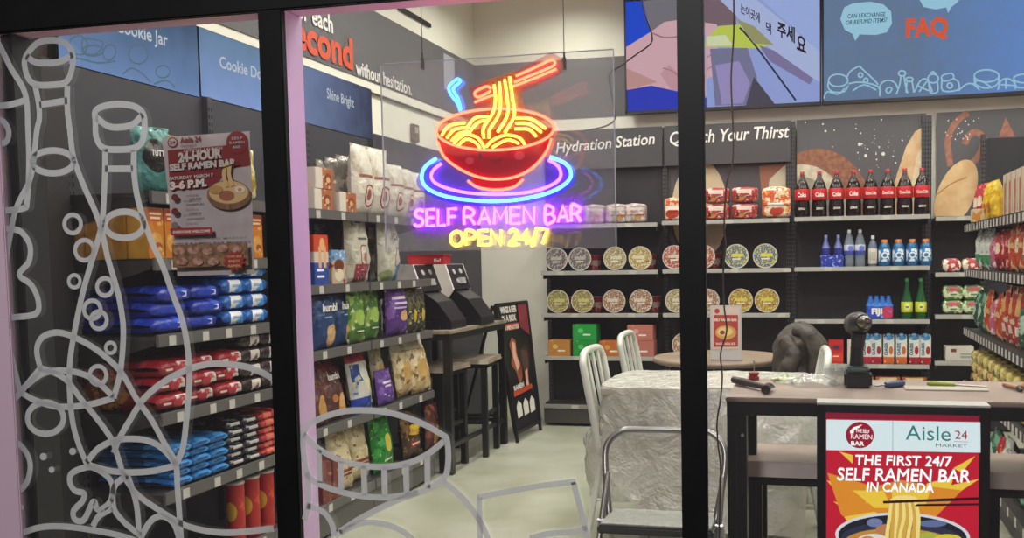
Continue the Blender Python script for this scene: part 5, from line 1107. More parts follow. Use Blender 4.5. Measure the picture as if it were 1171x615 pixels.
for k, x in enumerate((991, 1002, 1016, 1030.5, 1045, 1058)):
    oc = OC[k]; m = printmat('d9dcd6', [('rect', 0, .0, .05, .052, oc), ('ell', .016, .10, .014, .03, oc), ('ell', .0, .195, .034, .022, '4a86b8'), ('noise', 'ffffff', 50, .68)], name='juice_print')
    c_ = carton(.075, .06, .20, m, 'juice_carton', 'slant', True, '6aa0c8')
    q = MB(); text_on(q, 'OASIS', (-.008, -.0315, .065), (-.008, -.0315, .155), .022, up=(-1, 0, 0), bold=.03); q.build('lettering', mat('2f5f7c', .5), c_)
    p_ = at(x, 410, Y=6.80); place(c_, (p_.x, 6.80, bz[2][3]), 0, 'tall OASIS juice carton with blue cap, %s from left, %s base' % (ORD[k], 'orange' if k in (2, 3) else 'red'), 'juice carton', 'juice cartons in a row')
p_ = at(956, 410, Y=6.80); bx_ = carton(.105, .09, .175, printmat('c02c2a', [('rect', 0, .12, .038, .022, 'a8242a'), ('ell', 0, .12, .024, .012, '3a2f5a'), ('rect', 0, .05, .05, .03, 'd2412f'), ('rect', 0, .055, .022, .004, 'f0d8c0')], name='red_box_print'), 'drink_box'); place(bx_, (p_.x, 6.80, bz[2][3]), 0, 'red drink box left of the drill, on the juice carton shelf', 'drink box')
p_ = at(975, 410, Y=6.80); bx_ = carton(.075, .08, .175, printmat('d6cfc0', [('ell', .01, .12, .03, .018, '8f8f9c'), ('ell', .02, .05, .03, .03, 'a8743f'), ('noise', 'b98a5a', 30, .66)], name='cream_box_print'), 'drink_box'); place(bx_, (p_.x, 6.80, bz[2][3]), 0, 'cream drink box with brown spots, partly behind the drill', 'drink box')
for k, (x, c) in enumerate(((955, 'c77a28'), (985, 'b9822c'), (1015, 'b5603a'), (1045, 'b0583a'))):
    p_ = at(x, 430, Y=6.81); place(carton(.17, .13, .25, printmat(c, [('noise', 'e0c090', 26, .64), ('rect', 0, .235, .06, .01, 'e8d2a0')], name='snack_box_print'), 'snack_box'), (p_.x, 6.83, bz[2][4]), 0, 'orange snack box on the lowest drinks shelf, %s from left above the table edge' % ORD[k], 'snack box', 'orange boxes on the lowest shelf')
# ---------------- bay right of the drinks
mr = printmat('b03a48', [('noise', 'e8dcc6', 30, .52), ('noise', '8a2430', 20, .66)], name='red_bun_print', bump=.5)
RP = pack(.125, .12, .10, mr, 2, name='bread_pack')
for x, nm in ((1087.5, 'left'), (1110, 'right')): p_ = at(x, 305, Y=6.82); place(RP, (p_.x, 6.82, bz[3][1]), 0, 'red and cream snack pack lying on the shelf under the baguette picture, %s of two' % nm, 'snack pack', 'red and cream packs')
mg = printmat('5d8a4e', [('noise', 'cfd8b0', 26, .56), ('ell', 0, .078, .045, .016, 'b8505a'), ('rect', 0, .04, .035, .016, 'dfe0c4'), ('rect', 0, .04, .022, .006, '5f8a50')], name='green_pack_print', bump=.4)
GP = pack(.145, .12, .105, mg, 3, name='bread_pack')
for k, (x, lv) in enumerate(((1089, 0), (1112, 0), (1089, 1), (1112, 1))): p_ = at(x, 355, Y=6.82); place(GP, (p_.x, 6.82, bz[3][2]+.104*lv), 0, 'green snack pack with pale window, %s %s of the four stacked ones' % (('lower', 'upper')[lv], ('left', 'right')[k % 2]), 'snack pack', 'green packs stacked two high')
p_ = at(1096, 405, Y=6.82); wb_ = carton(.19, .12, .105, printmat('cfc8bd', [('rect', -.04, .075, .018, .012, '6a3a30'), ('rect', .045, .05, .04, .004, '7a8a7a'), ('rect', .045, .03, .04, .008, '9aa09a')], name='white_box_print'), 'food_box'); place(wb_, (p_.x, 6.82, bz[3][3]), 0, 'low white food box alone on the shelf below the green packs', 'food box')

# ---------------- far bays of the left wall; fronts look toward +X
F = PI/2
def left_place(pr_, px, py, z, label, cat, group=None, X=LXF-.065, lean=0, turn=0., scale=None, dz=0):
    return place(pr_, (X, YL(px, py, X), z+dz), (lean, 0, F+turn), label, cat, group, scale)
# big white popcorn-like bags
WHB = printmat('cfcabb', [('noise', 'b9b19c', 14, .6), ('ell', .0, .10, .045, .06, '9a3f3c'), ('ell', .0, .10, .036, .05, 'd8cfc0'), ('ell', 0, .105, .018, .03, '9a5a50'), ('rect', 0, .20, .075, .008, '8f5a50'), ('noise', '8f8a78', 40, .68, (0, .30, .1, .05))], rough=.3, name='white_bag_print')
WB = bag(.215, .365, .11, WHB, seed=1); WBX = bag(.20, .33, .10, WHB, seed=4)
left_place(WB, 413, 240, ZF[0], 'large white snack bag with red oval, leftmost in the top row', 'snack bag', 'white bags on the top shelf', turn=.05, X=LXF-.09)
left_place(WB, 432, 243, ZF[0], 'large white snack bag with red oval, second in the top row', 'snack bag', 'white bags on the top shelf', turn=-.05, X=LXF-.085)
for k, px in enumerate((451, 464, 476)): left_place(WBX, px, 246, ZF[0], 'white snack bag in the top row, %s from the right' % ('third', 'second', 'first')[k], 'snack bag', 'white bags on the top shelf', turn=random.uniform(-.1, .1), X=LXF-.085, scale=(.9-.03*k))
SIL = printmat('a7a096', [('noise', '7f786f', 9, .5), ('noise', 'c9c2b4', 12, .62)], rough=.25, metal=.5, name='foil_bag'); SB = bag(.15, .30, .09, SIL, seed=2)
for k, (px, X, s) in enumerate(((368, -2.52, .92), (380, -2.50, .98), (394, -2.50, 1.06))): left_place(SB, px, 205, ZF[0], 'silver-backed foil bag behind the small boxes on the top shelf, %s from left' % ORD[k], 'snack bag', 'foil bags on the top shelf', X=X, turn=.15-.1*k, scale=s)
SBX = printmat('a8643a', [('rect', -.05, .05, .03, .06, 'd6cdbf'), ('ell', .03, .045, .032, .03, '7f3a26'), ('ell', .03, .045, .016, .014, 'd9b070'), ('noise', 'e0c9a8', 34, .64)], rough=.4, name='cookie_box_print')
sb = carton(.16, .07, .098, SBX, 'cookie_box')
left_place(sb, 363, 235, ZF[0], 'small brown cookie box on the top shelf, under another', 'cookie box', 'small cookie boxes', X=LXF-.05)
left_place(sb, 364, 215, ZF[0], 'small brown cookie box stacked on top of the other', 'cookie box', 'small cookie boxes', X=LXF-.052, dz=.1)
left_place(sb, 391, 235, ZF[0], 'small brown cookie box right of the stacked pair', 'cookie box', 'small cookie boxes', X=LXF-.05)
# second row
q_ = carton(.125, .06, .235, printmat('c9c1b4', [('rect', 0, .05, .07, .055, '2a4a9a'), ('rect', 0, .20, .07, .045, 'c8492c'), ('ell', .01, .19, .022, .03, 'e2b074'), ('rect', -.012, .13, .012, .05, 'd9a878'), ('rect', .03, .13, .012, .05, 'd9a878'), ('rect', -.01, .07, .03, .006, 'e6ecf4'), ('rect', -.01, .04, .03, .005, 'e6ecf4')], name='wafer_box_print'), 'wafer_box')
left_place(q_, 362, 325, ZF[1], 'upright red, cream and blue box at the left end of the second shelf', 'cookie box', X=LXF-.045)
q_ = carton(.13, .06, .165, printmat('b9a58c', [('rect', 0, .14, .08, .03, '6f9ac4'), ('noise', 'd9e2ea', 50, .6, (0, .14, .07, .03)), ('ell', 0, .09, .045, .03, '6a3526'), ('ell', 0, .045, .04, .03, 'd8cdb4'), ('noise', '7f3a2c', 30, .62)], name='blue_cookie_print'), 'cookie_box')
left_place(q_, 382, 323, ZF[1], 'small blue-topped cookie box next to the red and blue box', 'cookie box', X=LXF-.045)
POP = printmat('c9c6b2', [('noise', 'b5b39a', 12, .58), ('ell', .0, .14, .036, .055, '8f4a48'), ('ell', .0, .14, .03, .047, 'cfc6b8'), ('ell', 0, .13, .016, .024, 'a8685c'), ('rect', 0, .05, .07, .045, '9a3a4a'), ('noise', 'd0b0b0', 60, .6, (0, .05, .07, .045)), ('noise', '3c3c3a', 30, .55, (0, .29, .07, .03)), ('rect', 0, .225, .04, .006, '5f5f5a')], rough=.3, name='popcorn_bag_print')
PB = bag(.225, .335, .11, POP, seed=5); left_place(PB, 407, 320, ZF[1], 'large white popcorn bag with red foot in the middle of the second shelf', 'snack bag', X=LXF-.085)
POP2 = printmat('c6c5b4', [('noise', 'b2b29e', 12, .58), ('ell', .03, .13, .03, .055, '9a6a62'), ('ell', .03, .13, .024, .046, 'd0c6ba'), ('ell', .07, .05, .045, .06, '5f86a4'), ('ell', -.06, .03, .05, .03, '8fa070')], rough=.3, name='popcorn_bag_print2')
PB2 = bag(.225, .33, .11, POP2, [('POP', .09, .68, .035)], 6, wm=mat('4a4a46', .5)); left_place(PB2, 443, 317, ZF[1], 'large white popcorn bag with blue corner, right of the other popcorn bag', 'snack bag', X=LXF-.085)
for k, (px, X) in enumerate(((368, -2.53), (399, -2.56), (428, -2.56))): left_place(SB, px, 290, ZF[1], 'dull foil bag standing at the back of the second shelf, %s from left' % ORD[k], 'snack bag', 'foil bags at the back of the second shelf', X=X, turn=.1)
# third row
HB = printmat('22406e', [('ell', .02, .06, .045, .055, 'c09a62'), ('ell', .02, .065, .03, .035, 'd6b47e'), ('noise', '3a5c90', 10, .6), ('rect', .0, .15, .04, .003, '9ab0d0'), ('noise', 'e0c48c', 40, .66, (.02, .06, .05, .06))], rough=.35, name='navy_bag_print')
HBG = bag(.18, .25, .08, HB, [('humbl', .125, .72, .036)], 7)
left_place(HBG, 370, 395, ZF[2], 'navy blue humbl snack bag at the left end of the third shelf', 'snack bag', 'navy blue bags', X=LXF-.06); left_place(HBG, 392, 390, ZF[2], 'navy blue humbl snack bag, second from left, half covered by a green bag', 'snack bag', 'navy blue bags', X=LXF-.09)
GB = bag(.16, .26, .08, printmat('4c7a34', [('noise', '8fb04c', 14, .55), ('ell', 0, .13, .045, .04, '9fbf5a'), ('noise', 'd8dcb0', 34, .64), ('rect', 0, .06, .05, .014, '3a6428'), ('rect', 0, .06, .035, .004, 'e0e4c8')], rough=.3, name='green_bag_print'), seed=8)
left_place(GB, 406, 386, ZF[2], 'green snack bag on the third shelf, left of two', 'snack bag', 'green bags on the third shelf', X=LXF-.06); left_place(GB, 423, 384, ZF[2], 'green snack bag on the third shelf, right of two, against the purple bag', 'snack bag', 'green bags on the third shelf', X=LXF-.10)
PU = bag(.235, .275, .10, printmat('57347c', [('noise', '7a55a0', 10, .56), ('ell', .03, .11, .045, .03, 'd8b07a'), ('rect', 0, .21, .08, .008, 'd8cfe0'), ('rect', .01, .18, .07, .006, 'd8cfe0'), ('rect', -.01, .155, .06, .005, 'c8b8d8'), ('noise', 'b9a0cf', 34, .66)], rough=.25, name='purple_bag_print'), seed=9); left_place(PU, 452, 378, ZF[2], 'large purple snack bag on the third shelf', 'snack bag', X=LXF-.07)
DY_ = bag(.12, .25, .07, printmat('3a382c', [('noise', '6f6a44', 20, .55), ('ell', 0, .10, .022, .04, 'c8a83a'), ('noise', 'c9c2a0', 46, .64)], rough=.3, name='dark_bag_print'), seed=10)
for k, px in enumerate((470, 479)): left_place(DY_, px, 374, ZF[2], 'dark bag with yellow pattern at the right end of the third shelf, %s of two' % ORD[k], 'snack bag', 'dark patterned bags', X=LXF-.06)
# fourth row, leaning
BRB = bag(.21, .31, .09, printmat('4f2b28', [('noise', '6f3a30', 9, .55), ('ell', .05, .07, .06, .05, 'c8924e'), ('ell', .04, .08, .04, .03, 'dcb070'), ('ell', -.03, .1, .02, .02, 'b0763c'), ('rect', 0, .275, .1, .03, '7a2a2c'), ('noise', 'd9c0a0', 40, .68)], rough=.3, name='brown_bag_print'), [('humbl', .11, .62, .032)], 11)
left_place(BRB, 385, 462, ZF[3], 'brown humbl chip bag leaning at the left of the fourth shelf', 'snack bag', X=LXF-.07, lean=-.28, turn=.05)
BRC = bag(.16, .27, .08, printmat('56302a', [('ell', .02, .08, .045, .06, 'c0904e'), ('noise', '8a4c34', 14, .58)], name='brown_bag_print2'), seed=12)
left_place(BRC, 364, 470, ZF[3], 'brown and gold chip bag at the very left of the fourth shelf', 'snack bag', X=LXF-.05, lean=-.2); left_place(BRC, 394, 440, ZF[3], 'brown chip bag behind the leaning humbl bag', 'snack bag', X=LXF-.16, lean=-.1)
BWB = bag(.20, .31, .09, printmat('c9c8bd', [('rect', -.04, .03, .12, .04, '2440a0'), ('rect', -.05, .20, .035, .045, '24407c'), ('noise', 'a8b0a0', 12, .58), ('rect', 0, .285, .11, .03, '9a3038'), ('noise', '3456b0', 26, .66), ('ell', .04, .13, .03, .05, 'd8cfa8')], rough=.3, name='white_blue_bag_print'), seed=13); left_place(BWB, 414, 458, ZF[3], 'white and blue chip bag with red top on the fourth shelf', 'snack bag', X=LXF-.07, lean=-.15)
WPB = bag(.14, .29, .08, printmat('a8a488', [('noise', 'd0c8a0', 22, .5), ('ell', 0, .17, .035, .04, 'c89a44'), ('noise', '4c4a3a', 30, .64)], name='pale_bag_print'), seed=14); left_place(WPB, 434, 440, ZF[3], 'pale patterned bag behind the small purple bag', 'snack bag', X=LXF-.13, lean=-.1)
PU2 = bag(.17, .19, .07, printmat('5a3a86', [('noise', '7f5cae', 16, .56), ('rect', 0, .12, .05, .006, 'd8cfe0'), ('rect', 0, .1, .04, .005, 'd8cfe0'), ('noise', 'c8b0d8', 44, .62, (0, .05, .07, .04))], rough=.25, name='purple_bag_print2'), seed=15); left_place(PU2, 441, 452, ZF[3], 'small purple bag on the fourth shelf', 'snack bag', X=LXF-.045, lean=-.12)
TN = bag(.22, .33, .10, printmat('b39a6c', [('noise', 'd9c9a0', 16, .5), ('noise', '7c5a34', 26, .60), ('ell', 0, .14, .06, .05, 'c8a060'), ('noise', 'c86a3a', 36, .68), ('rect', 0, .28, .1, .02, 'cfc9b0')], rough=.3, name='tan_bag_print'), seed=16)
left_place(TN, 463, 448, ZF[3], 'large tan chip bag on the fourth shelf, left of the pair', 'snack bag', 'tan bags', X=LXF-.09, lean=-.15, turn=.08); left_place(TN, 482, 444, ZF[3], 'large tan chip bag leaning at the right end of the fourth shelf', 'snack bag', 'tan bags', X=LXF-.05, lean=-.2, turn=-.1)
# bottom row
CRB = bag(.20, .29, .09, printmat('b9a57c', [('noise', 'd8cba4', 16, .5), ('rect', 0, .10, .09, .008, '7a3028'), ('rect', 0, .08, .09, .006, '7a3028'), ('ell', 0, .19, .06, .035, 'cfc09a'), ('noise', '8f5a34', 30, .64)], rough=.3, name='cream_bag_print'), seed=17)
left_place(CRB, 391, 545, ZF[4], 'cream chip bag on the bottom shelf, left of the pair seen through the melon drawing', 'snack bag', 'cream bags on the bottom shelf', X=LXF-.07, lean=-.1); left_place(CRB, 411, 540, ZF[4], 'cream chip bag on the bottom shelf, right of the pair, against the green bag', 'snack bag', 'cream bags on the bottom shelf', X=LXF-.11, lean=-.1)
DRB = carton(.10, .08, .20, printmat('6a2a26', [('noise', 'a86a54', 24, .6)], name='dark_red_box_print'), 'snack_box'); left_place(DRB, 377, 565, ZF[4], 'dark red box behind the melon ribs on the bottom shelf', 'snack box', 'dark red boxes', X=LXF-.05); left_place(DRB, 367, 565, ZF[4], 'dark red box at the far left of the bottom shelf', 'snack box', 'dark red boxes', X=LXF-.05)
GRB = bag(.21, .31, .10, printmat('1f7a2c', [('ell', .01, .15, .03, .05, 'c9b84a'), ('noise', '3fa044', 12, .56), ('noise', '0f4a1c', 16, .64), ('rect', 0, .06, .05, .006, 'cfe0b0'), ('noise', 'e0d890', 44, .68)], rough=.2, name='bright_green_bag_print'), seed=18); left_place(GRB, 438, 528, ZF[4], 'bright green chip bag on the bottom shelf', 'snack bag', X=LXF-.075, lean=-.1)
YDB = bag(.21, .28, .09, printmat('3f2c1e', [('ell', 0, .16, .075, .03, 'c8a030'), ('noise', '7a5a2c', 18, .58), ('rect', 0, .08, .06, .02, '8a2a24'), ('rect', 0, .08, .05, .005, 'e6dccb'), ('noise', 'd9c070', 40, .66)], rough=.25, name='popin_bag_print'), [('Poppin', .12, .58, .03)], 19, wm=mat('e2c23a', .5)); left_place(YDB, 471, 520, ZF[4], 'dark chip bag with yellow lettering on the bottom shelf', 'snack bag', X=LXF-.07, lean=-.1)
left_place(BRC, 493, 512, ZF[4], 'brown bag at the right end of the bottom shelf beside the stool legs', 'snack bag', X=LXF-.07)

# ---------------- nearest left bay
OB = printmat('c9781f', [('rect', 0, .155, .037, .022, 'b8502a'), ('rect', 0, .16, .028, .004, 'efd8b0'), ('rect', 0, .145, .024, .004, 'efd8b0'), ('ell', .0, .06, .03, .035, 'd8a04a'), ('ell', .01, .045, .018, .014, '9a4a1c'), ('noise', 'e6b45a', 26, .62)], name='orange_box_print')
YB_ = mat('c99b2c', .5, name='yellow_box_card', var=(20, 'b98b24'))
def two_tone(w, d, h):
    r = empty('cookie_box'); q = MB(); q.box(-w/2, w/2, -d/2, d/2, 0, h, bev=.002); q.build('box', YB_, r); q = MB(); q.box(-w/2+.0015, w/2-.0015, -d/2-.0012, -d/2+.001, .002, h-.002); q.build('front_print', OB, r); return r
ob = two_tone(.078, .085, .182); k = 0
names = ['front', 'second', 'third', 'fourth', 'rear']
for j in range(4):
    place(ob, (LXF-.075-.088*j, 2.775, ZN[1]), (0, 0, F), 'yellow cookie box at the shelf end, %s one in the row toward the wall' % names[j], 'cookie box', 'yellow boxes on the second shelf')
for j in range(1, 8):
    place(ob, (LXF-.075, 2.775+.083*j, ZN[1]), (0, 0, F), 'orange-fronted cookie box on the front edge of the shelf, %s away from the shelf end' % ORD[j], 'cookie box', 'yellow boxes on the second shelf')
TL_ = bag(.15, .235, .08, printmat('3f7f7a', [('ell', 0, .13, .048, .06, '171414'), ('noise', '6fb0a4', 10, .6)], rough=.3, name='teal_bag_print'), [('TUTT', .05, .55, .02)], 20)
place(TL_, (LXF-.06, 2.80, ZN[0]), (0, 0, F-.25), 'teal bag with a black round label standing on the shelf above the yellow boxes', 'snack bag')
YLB = bag(.17, .22, .08, printmat('a8923c', [('noise', 'd8cfa0', 18, .52), ('noise', '4a4a3a', 22, .64)], name='yellow_bag_print'), seed=21)
for j, y in enumerate((2.97, 3.14, 3.32)): place(YLB, (LXF-.07, y, ZN[0]), (0, 0, F), 'yellowish bag on the top shelf behind the poster, %s after the teal bag' % ORD[j], 'snack bag', 'bags behind the poster')
# blue packs
BM = printmat('1c35a0', [('noise', '2f55d0', 9, .56), ('rect', .02, .03, .03, .010, 'dfe6f4'), ('rect', -.04, .03, .02, .004, 'b02a30'), ('ell', -.01, .03, .055, .012, '2743b8')], rough=.2, name='royal_blue_pack_print')
LBM = printmat('1f5fae', [('rect', .0, .035, .035, .024, 'e4e6e6'), ('rect', .0, .035, .022, .006, '8fb0d0'), ('noise', '3f8ad0', 12, .58)], rough=.25, name='light_blue_pack_print')
bp1 = pack(.19, .34, .062, BM, 1, name='cookie_pack'); bp2 = pack(.155, .34, .068, LBM, 2, name='cookie_pack')
X_ = LXF-.19
for col, y in enumerate((2.83, 3.02)):
    for lv in range(3): place(bp1, (X_-.02*((lv+col) % 2), y+.01*lv, ZN[2]+lv*.056), (0, 0, F+.03*(lv-1)), 'royal blue cookie pack lying flat, %s layer, %s column' % (('bottom', 'middle', 'top')[lv], ('near', 'far')[col]), 'cookie pack', 'royal blue packs in layers')
for col, y in enumerate((3.19, 3.33)):
    for lv in range(4): place(bp2, (X_, y, ZN[2]+lv*.063), (0, 0, F+.02*(lv % 2)), 'light blue cookie pack with white label, layer %s from below, %s column' % (('one', 'two', 'three', 'four')[lv], ('near', 'far')[col]), 'cookie pack', 'light blue packs in layers')
RM = printmat('8f1c26', [('rect', .035, .035, .032, .02, 'dcd6ce'), ('noise', 'b03440', 10, .55), ('rect', -.04, .03, .018, .004, 'e6d8cc')], rough=.22, name='red_pack_print2'); rp = pack(.165, .34, .066, RM, 4, name='cookie_pack')
DM = printmat('2c1d1c', [('rect', .02, .03, .028, .022, 'd0c8c0'), ('noise', '5a2c28', 12, .6)], rough=.25, name='dark_pack_print'); dp = pack(.15, .34, .066, DM, 5, name='cookie_pack')
for col, y in enumerate((2.83, 2.985, 3.14)):
    for lv in range(3): place(rp, (X_-.015*((lv+col) % 2), y, ZN[3]+lv*.061), (0, 0, F+.04*(lv-1)), 'red cookie pack with white label, %s layer, %s column from the shelf end' % (('bottom', 'middle', 'top')[lv], ORD[col]), 'cookie pack', 'red packs in layers')
for col, y in enumerate((3.28, 3.41)):
    for lv in range(4): place(dp, (X_, y, ZN[3]+lv*.061), (0, 0, F), 'dark brown cookie pack with white patch, layer %s from below, %s column' % (('one', 'two', 'three', 'four')[lv], ('near', 'far')[col]), 'cookie pack', 'dark brown packs in layers')
gj = bag(.16, .15, .08, printmat('6a4418', [('noise', 'b07a2a', 14, .5), ('noise', '3a1c14', 20, .6), ('noise', 'd0a850', 40, .66)], rough=.3, name='gold_bag_print'), seed=22)
for j, X in enumerate((-2.60, -2.52)): place(gj, (X, 2.77, ZN[3]), (0, 0, .15*j), 'gold and brown bag at the wall side of the red pack shelf, %s' % ('inner', 'outer')[j], 'snack bag', 'gold and brown bags')
CB = printmat('1f6aa8', [('noise', '3f95d8', 16, .5), ('rect', 0, .02, .03, .004, '164a80')], rough=.25, name='sky_blue_pack_print'); cp1 = pack(.105, .34, .034, CB, 6, name='candy_pack')
KB = printmat('26242a', [('noise', '8a8a94', 26, .58), ('rect', 0, .02, .03, .006, 'b9b6b0')], rough=.25, name='black_pack_print'); cp2 = pack(.105, .34, .034, KB, 7, name='candy_pack')
RB = printmat('a02c2a', [('noise', 'd06a5a', 20, .56)], rough=.25, name='red_candy_print'); cp3 = pack(.10, .34, .034, RB, 8, name='candy_pack')
LV = ('lowest', 'second', 'third', 'fourth', 'fifth', 'sixth')
for pr_, ys, nm, gr in ((cp1, (2.85, 2.955, 3.06), 'sky blue', 'sky blue packs'), (cp2, (3.165, 3.27), 'black and silver', 'black packs'), (cp3, (3.375, 3.44), 'red', 'red candy packs')):
    for col, y in enumerate(ys):
        for lv in range(5 if nm == 'sky blue' else 6): place(pr_, (X_-.01*(lv % 2), y, ZN[4]+lv*.0305), (0, 0, F), '%s candy pack, %s up in the %s stack from shelf end' % (nm, LV[lv], ORD[col]), 'candy pack', gr)
can = empty('chip_can'); q = MB(); q.lathe([(.036, 0), (.036, .24)], 24); q.build('tube', printmat('a8201c', [('ell', 0, .13, .025, .04, 'd0a030'), ('noise', 'c84a30', 16, .6)], rough=.3, name='chip_can_print'), can); q = MB(); q.lathe([(.038, .24), (.038, .25), (.001, .252)], 24); q.build('lid', mat('c9c4ba', .4), can)
for j, y in enumerate((3.20, 3.30, 3.40)): place(can, (LXF-.07, y, ZN[5]), 0, 'red chip can on the lowest shelf, %s one from the left' % ORD[j], 'chip can', 'red chip cans')

# ---------------- aisle shelving at the right edge, seen from its end
RX0, RX1, RY0, RY1 = .79, 1.17, 3.35, 5.60
r = empty('aisle_shelving', (RX1, (RY0+RY1)/2, 0), 0, 'aisle shelving unit running toward the back at the right edge of the picture', 'shelving')
q = MB(); q.box(RX1, RX1+.03, RY0, RY1, .02, 1.62); q.build('back_panel', PANEL, r)
RZ = (1.475, 1.215, .87, .56)
for z in RZ: shelf_y(r, RY0, RY1, RX0, RX1, z, tags=[RY0+.06+.085*k for k in range(27)], face=-1, rail=mat('2f2e2e', .5), thick=.045)
q = MB(); q.box(RX0+.03, RX0+.045, RY0, RY1, .02, .14); q.build('kick_panel', PANEL, r)
def rplace(pr_, y, z, label, cat, group=None, X=RX0+.07, turn=0., lean=0, scale=None): return place(pr_, (X, y, z), (lean, 0, -F+turn), label, cat, group, scale)
RBG = bag(.15, .22, .08, printmat('a8282e', [('noise', 'd8a09a', 16, .58), ('ell', 0, .12, .04, .03, 'e0c8b0'), ('rect', 0, .05, .04, .02, '7f1c22')], rough=.3, name='red_bag_print3'), seed=23)
YBG = bag(.14, .21, .08, printmat('cfa81c', [('noise', 'e6cf5a', 14, .58), ('ell', 0, .07, .035, .03, 'b86a2a')], rough=.3, name='yellow_bag_print3'), seed=24)
SNB = carton(.10, .14, .20, printmat('cfc3ae', [('rect', 0, .06, .02, .10, 'a8563a'), ('rect', .02, .10, .008, .12, '8c8468'), ('noise', 'b89a80', 22, .6)], name='cracker_box_print'), 'cracker_box')
GBG = bag(.15, .23, .09, printmat('2f5a44', [('noise', '6fa088', 14, .55), ('ell', 0, .12, .035, .045, 'a8bfae'), ('noise', 'd8dcc8', 36, .66)], rough=.25, name='dark_green_bag_print'), seed=25)
OBG = bag(.15, .24, .08, printmat('b54a2c', [('noise', 'e0b07a', 18, .55), ('ell', 0, .13, .04, .035, 'd8cfa8'), ('noise', '7a2a1c', 26, .64)], rough=.3, name='orange_bag_print3'), seed=26)
RD2 = bag(.13, .28, .07, printmat('b03a34', [('noise', 'd8c8a8', 20, .56), ('rect', 0, .20, .03, .05, 'c8a05a'), ('rect', 0, .08, .04, .02, 'e0d0c0')], rough=.3, name='red_bag_print4'), seed=27)
PK = bag(.14, .20, .08, printmat('b9607a', [('noise', 'e0c8cc', 20, .55), ('noise', '9a2c3c', 26, .62)], rough=.3, name='pink_bag_print'), seed=28)
WT2 = bag(.14, .25, .08, printmat('c9cfc4', [('noise', '6fa07a', 16, .60), ('rect', 0, .06, .06, .03, '3f8a5c'), ('noise', '8a8f88', 30, .6)], rough=.3, name='white_green_bag_print'), seed=29)
AL = 'on the aisle shelving at the right edge'
for k, y in enumerate((5.50, 5.36)): rplace(RBG, y, RZ[0], 'red bag at the far end of the top aisle shelf, %s from the end' % ORD[k], 'snack bag', 'red bags on the aisle shelf', turn=.2)
for k, y in enumerate((5.20, 5.06)): rplace(YBG, y, RZ[0], 'yellow bag on the top aisle shelf, %s after the red bags' % ORD[k], 'snack bag', 'yellow bags on the aisle shelf', turn=.1)
rplace(carton(.09, .10, .07, printmat('d0c6a0', [('noise', 'c98a3a', 20, .55)]), 'snack_box'), 5.24, RZ[0], 'small cream box in front of the yellow bags on the aisle shelf', 'snack box', X=RX0+.03)
for k in range(10): rplace(SNB, 4.58-.115*k, RZ[0], 'beige cracker box on the top aisle shelf, %s one from the far end' % ORD[k], 'cracker box', 'cracker boxes on the top aisle shelf', X=RX0+.10)
row2 = [WT2, WT2, WT2, PK, RBG, RBG, OBG, OBG, WT2, PK, OBG, RBG]; row2n = ['white and green', 'white and green', 'white and green', 'pink', 'red', 'red', 'orange', 'orange', 'white and green', 'pink', 'orange', 'red']
for k, (pr_, nm) in enumerate(zip(row2, row2n)): rplace(pr_, 5.45-.16*k, RZ[1], '%s bag on second aisle shelf, %s from the far end' % (nm, ORD[k]), 'snack bag', 'bags on the second aisle shelf', turn=random.uniform(-.2, .2), scale=random.uniform(.88, .97))
row3 = [GBG, GBG, OBG, PK, OBG, RD2, RD2, RD2, GBG, GBG, GBG, RD2]; row3n = ['dark green', 'dark green', 'orange', 'pink', 'orange', 'tall red', 'tall red', 'tall red', 'dark green', 'dark green', 'dark green', 'tall red']
for k, (pr_, nm) in enumerate(zip(row3, row3n)): rplace(pr_, 5.45-.16*k, RZ[2], '%s bag on third aisle shelf, %s from the far end' % (nm, ORD[k]), 'snack bag', 'bags on the third aisle shelf', turn=random.uniform(-.2, .2))
TNP = printmat('8a6a44', [('noise', 'c9a86a', 16, .52), ('noise', '5a2c24', 22, .62), ('noise', 'd8d0a0', 34, .66)], rough=.3, name='tan_pack_print'); tp = pack(.15, .3, .07, TNP, 9, name='snack_pack')
YLP = pack(.15, .3, .07, printmat('b59a44', [('noise', 'd8cf8a', 18, .54), ('noise', '5a6a3a', 22, .64)], rough=.3, name='yellow_pack_print'), 10, name='snack_pack')
for k in range(12):
    for lv in range(3): rplace((tp, YLP)[(k+lv) % 2 if lv < 2 else 1], 5.45-.165*k, RZ[3]+lv*.062, 'brownish yellow pack on the lowest aisle shelf, %s layer, %s from far end' % (('bottom', 'middle', 'top')[lv], ORD[k]), 'snack pack', 'packs on the lowest aisle shelf', X=RX0+.17, turn=random.uniform(-.08, .08))
XM = [GBG, RBG, WT2, PK, GBG, RD2, GBG, WT2]
for k, pr_ in enumerate(XM): rplace(pr_, 4.9-.16*k, .17, '%s bag on floor-level aisle shelf, %s from the far end' % (['green', 'red', 'white', 'pink', 'green', 'tall red', 'green', 'white'][k], ORD[k]), 'snack bag', 'bags on the floor level aisle shelf')
shelf_y(bpy.data.objects['aisle_shelving'], RY0, RY1, RX0, RX1, .168, tags=[RY0+.06+.17*k for k in range(13)], face=-1, rail=mat('2f2e2e', .5), thick=.045)

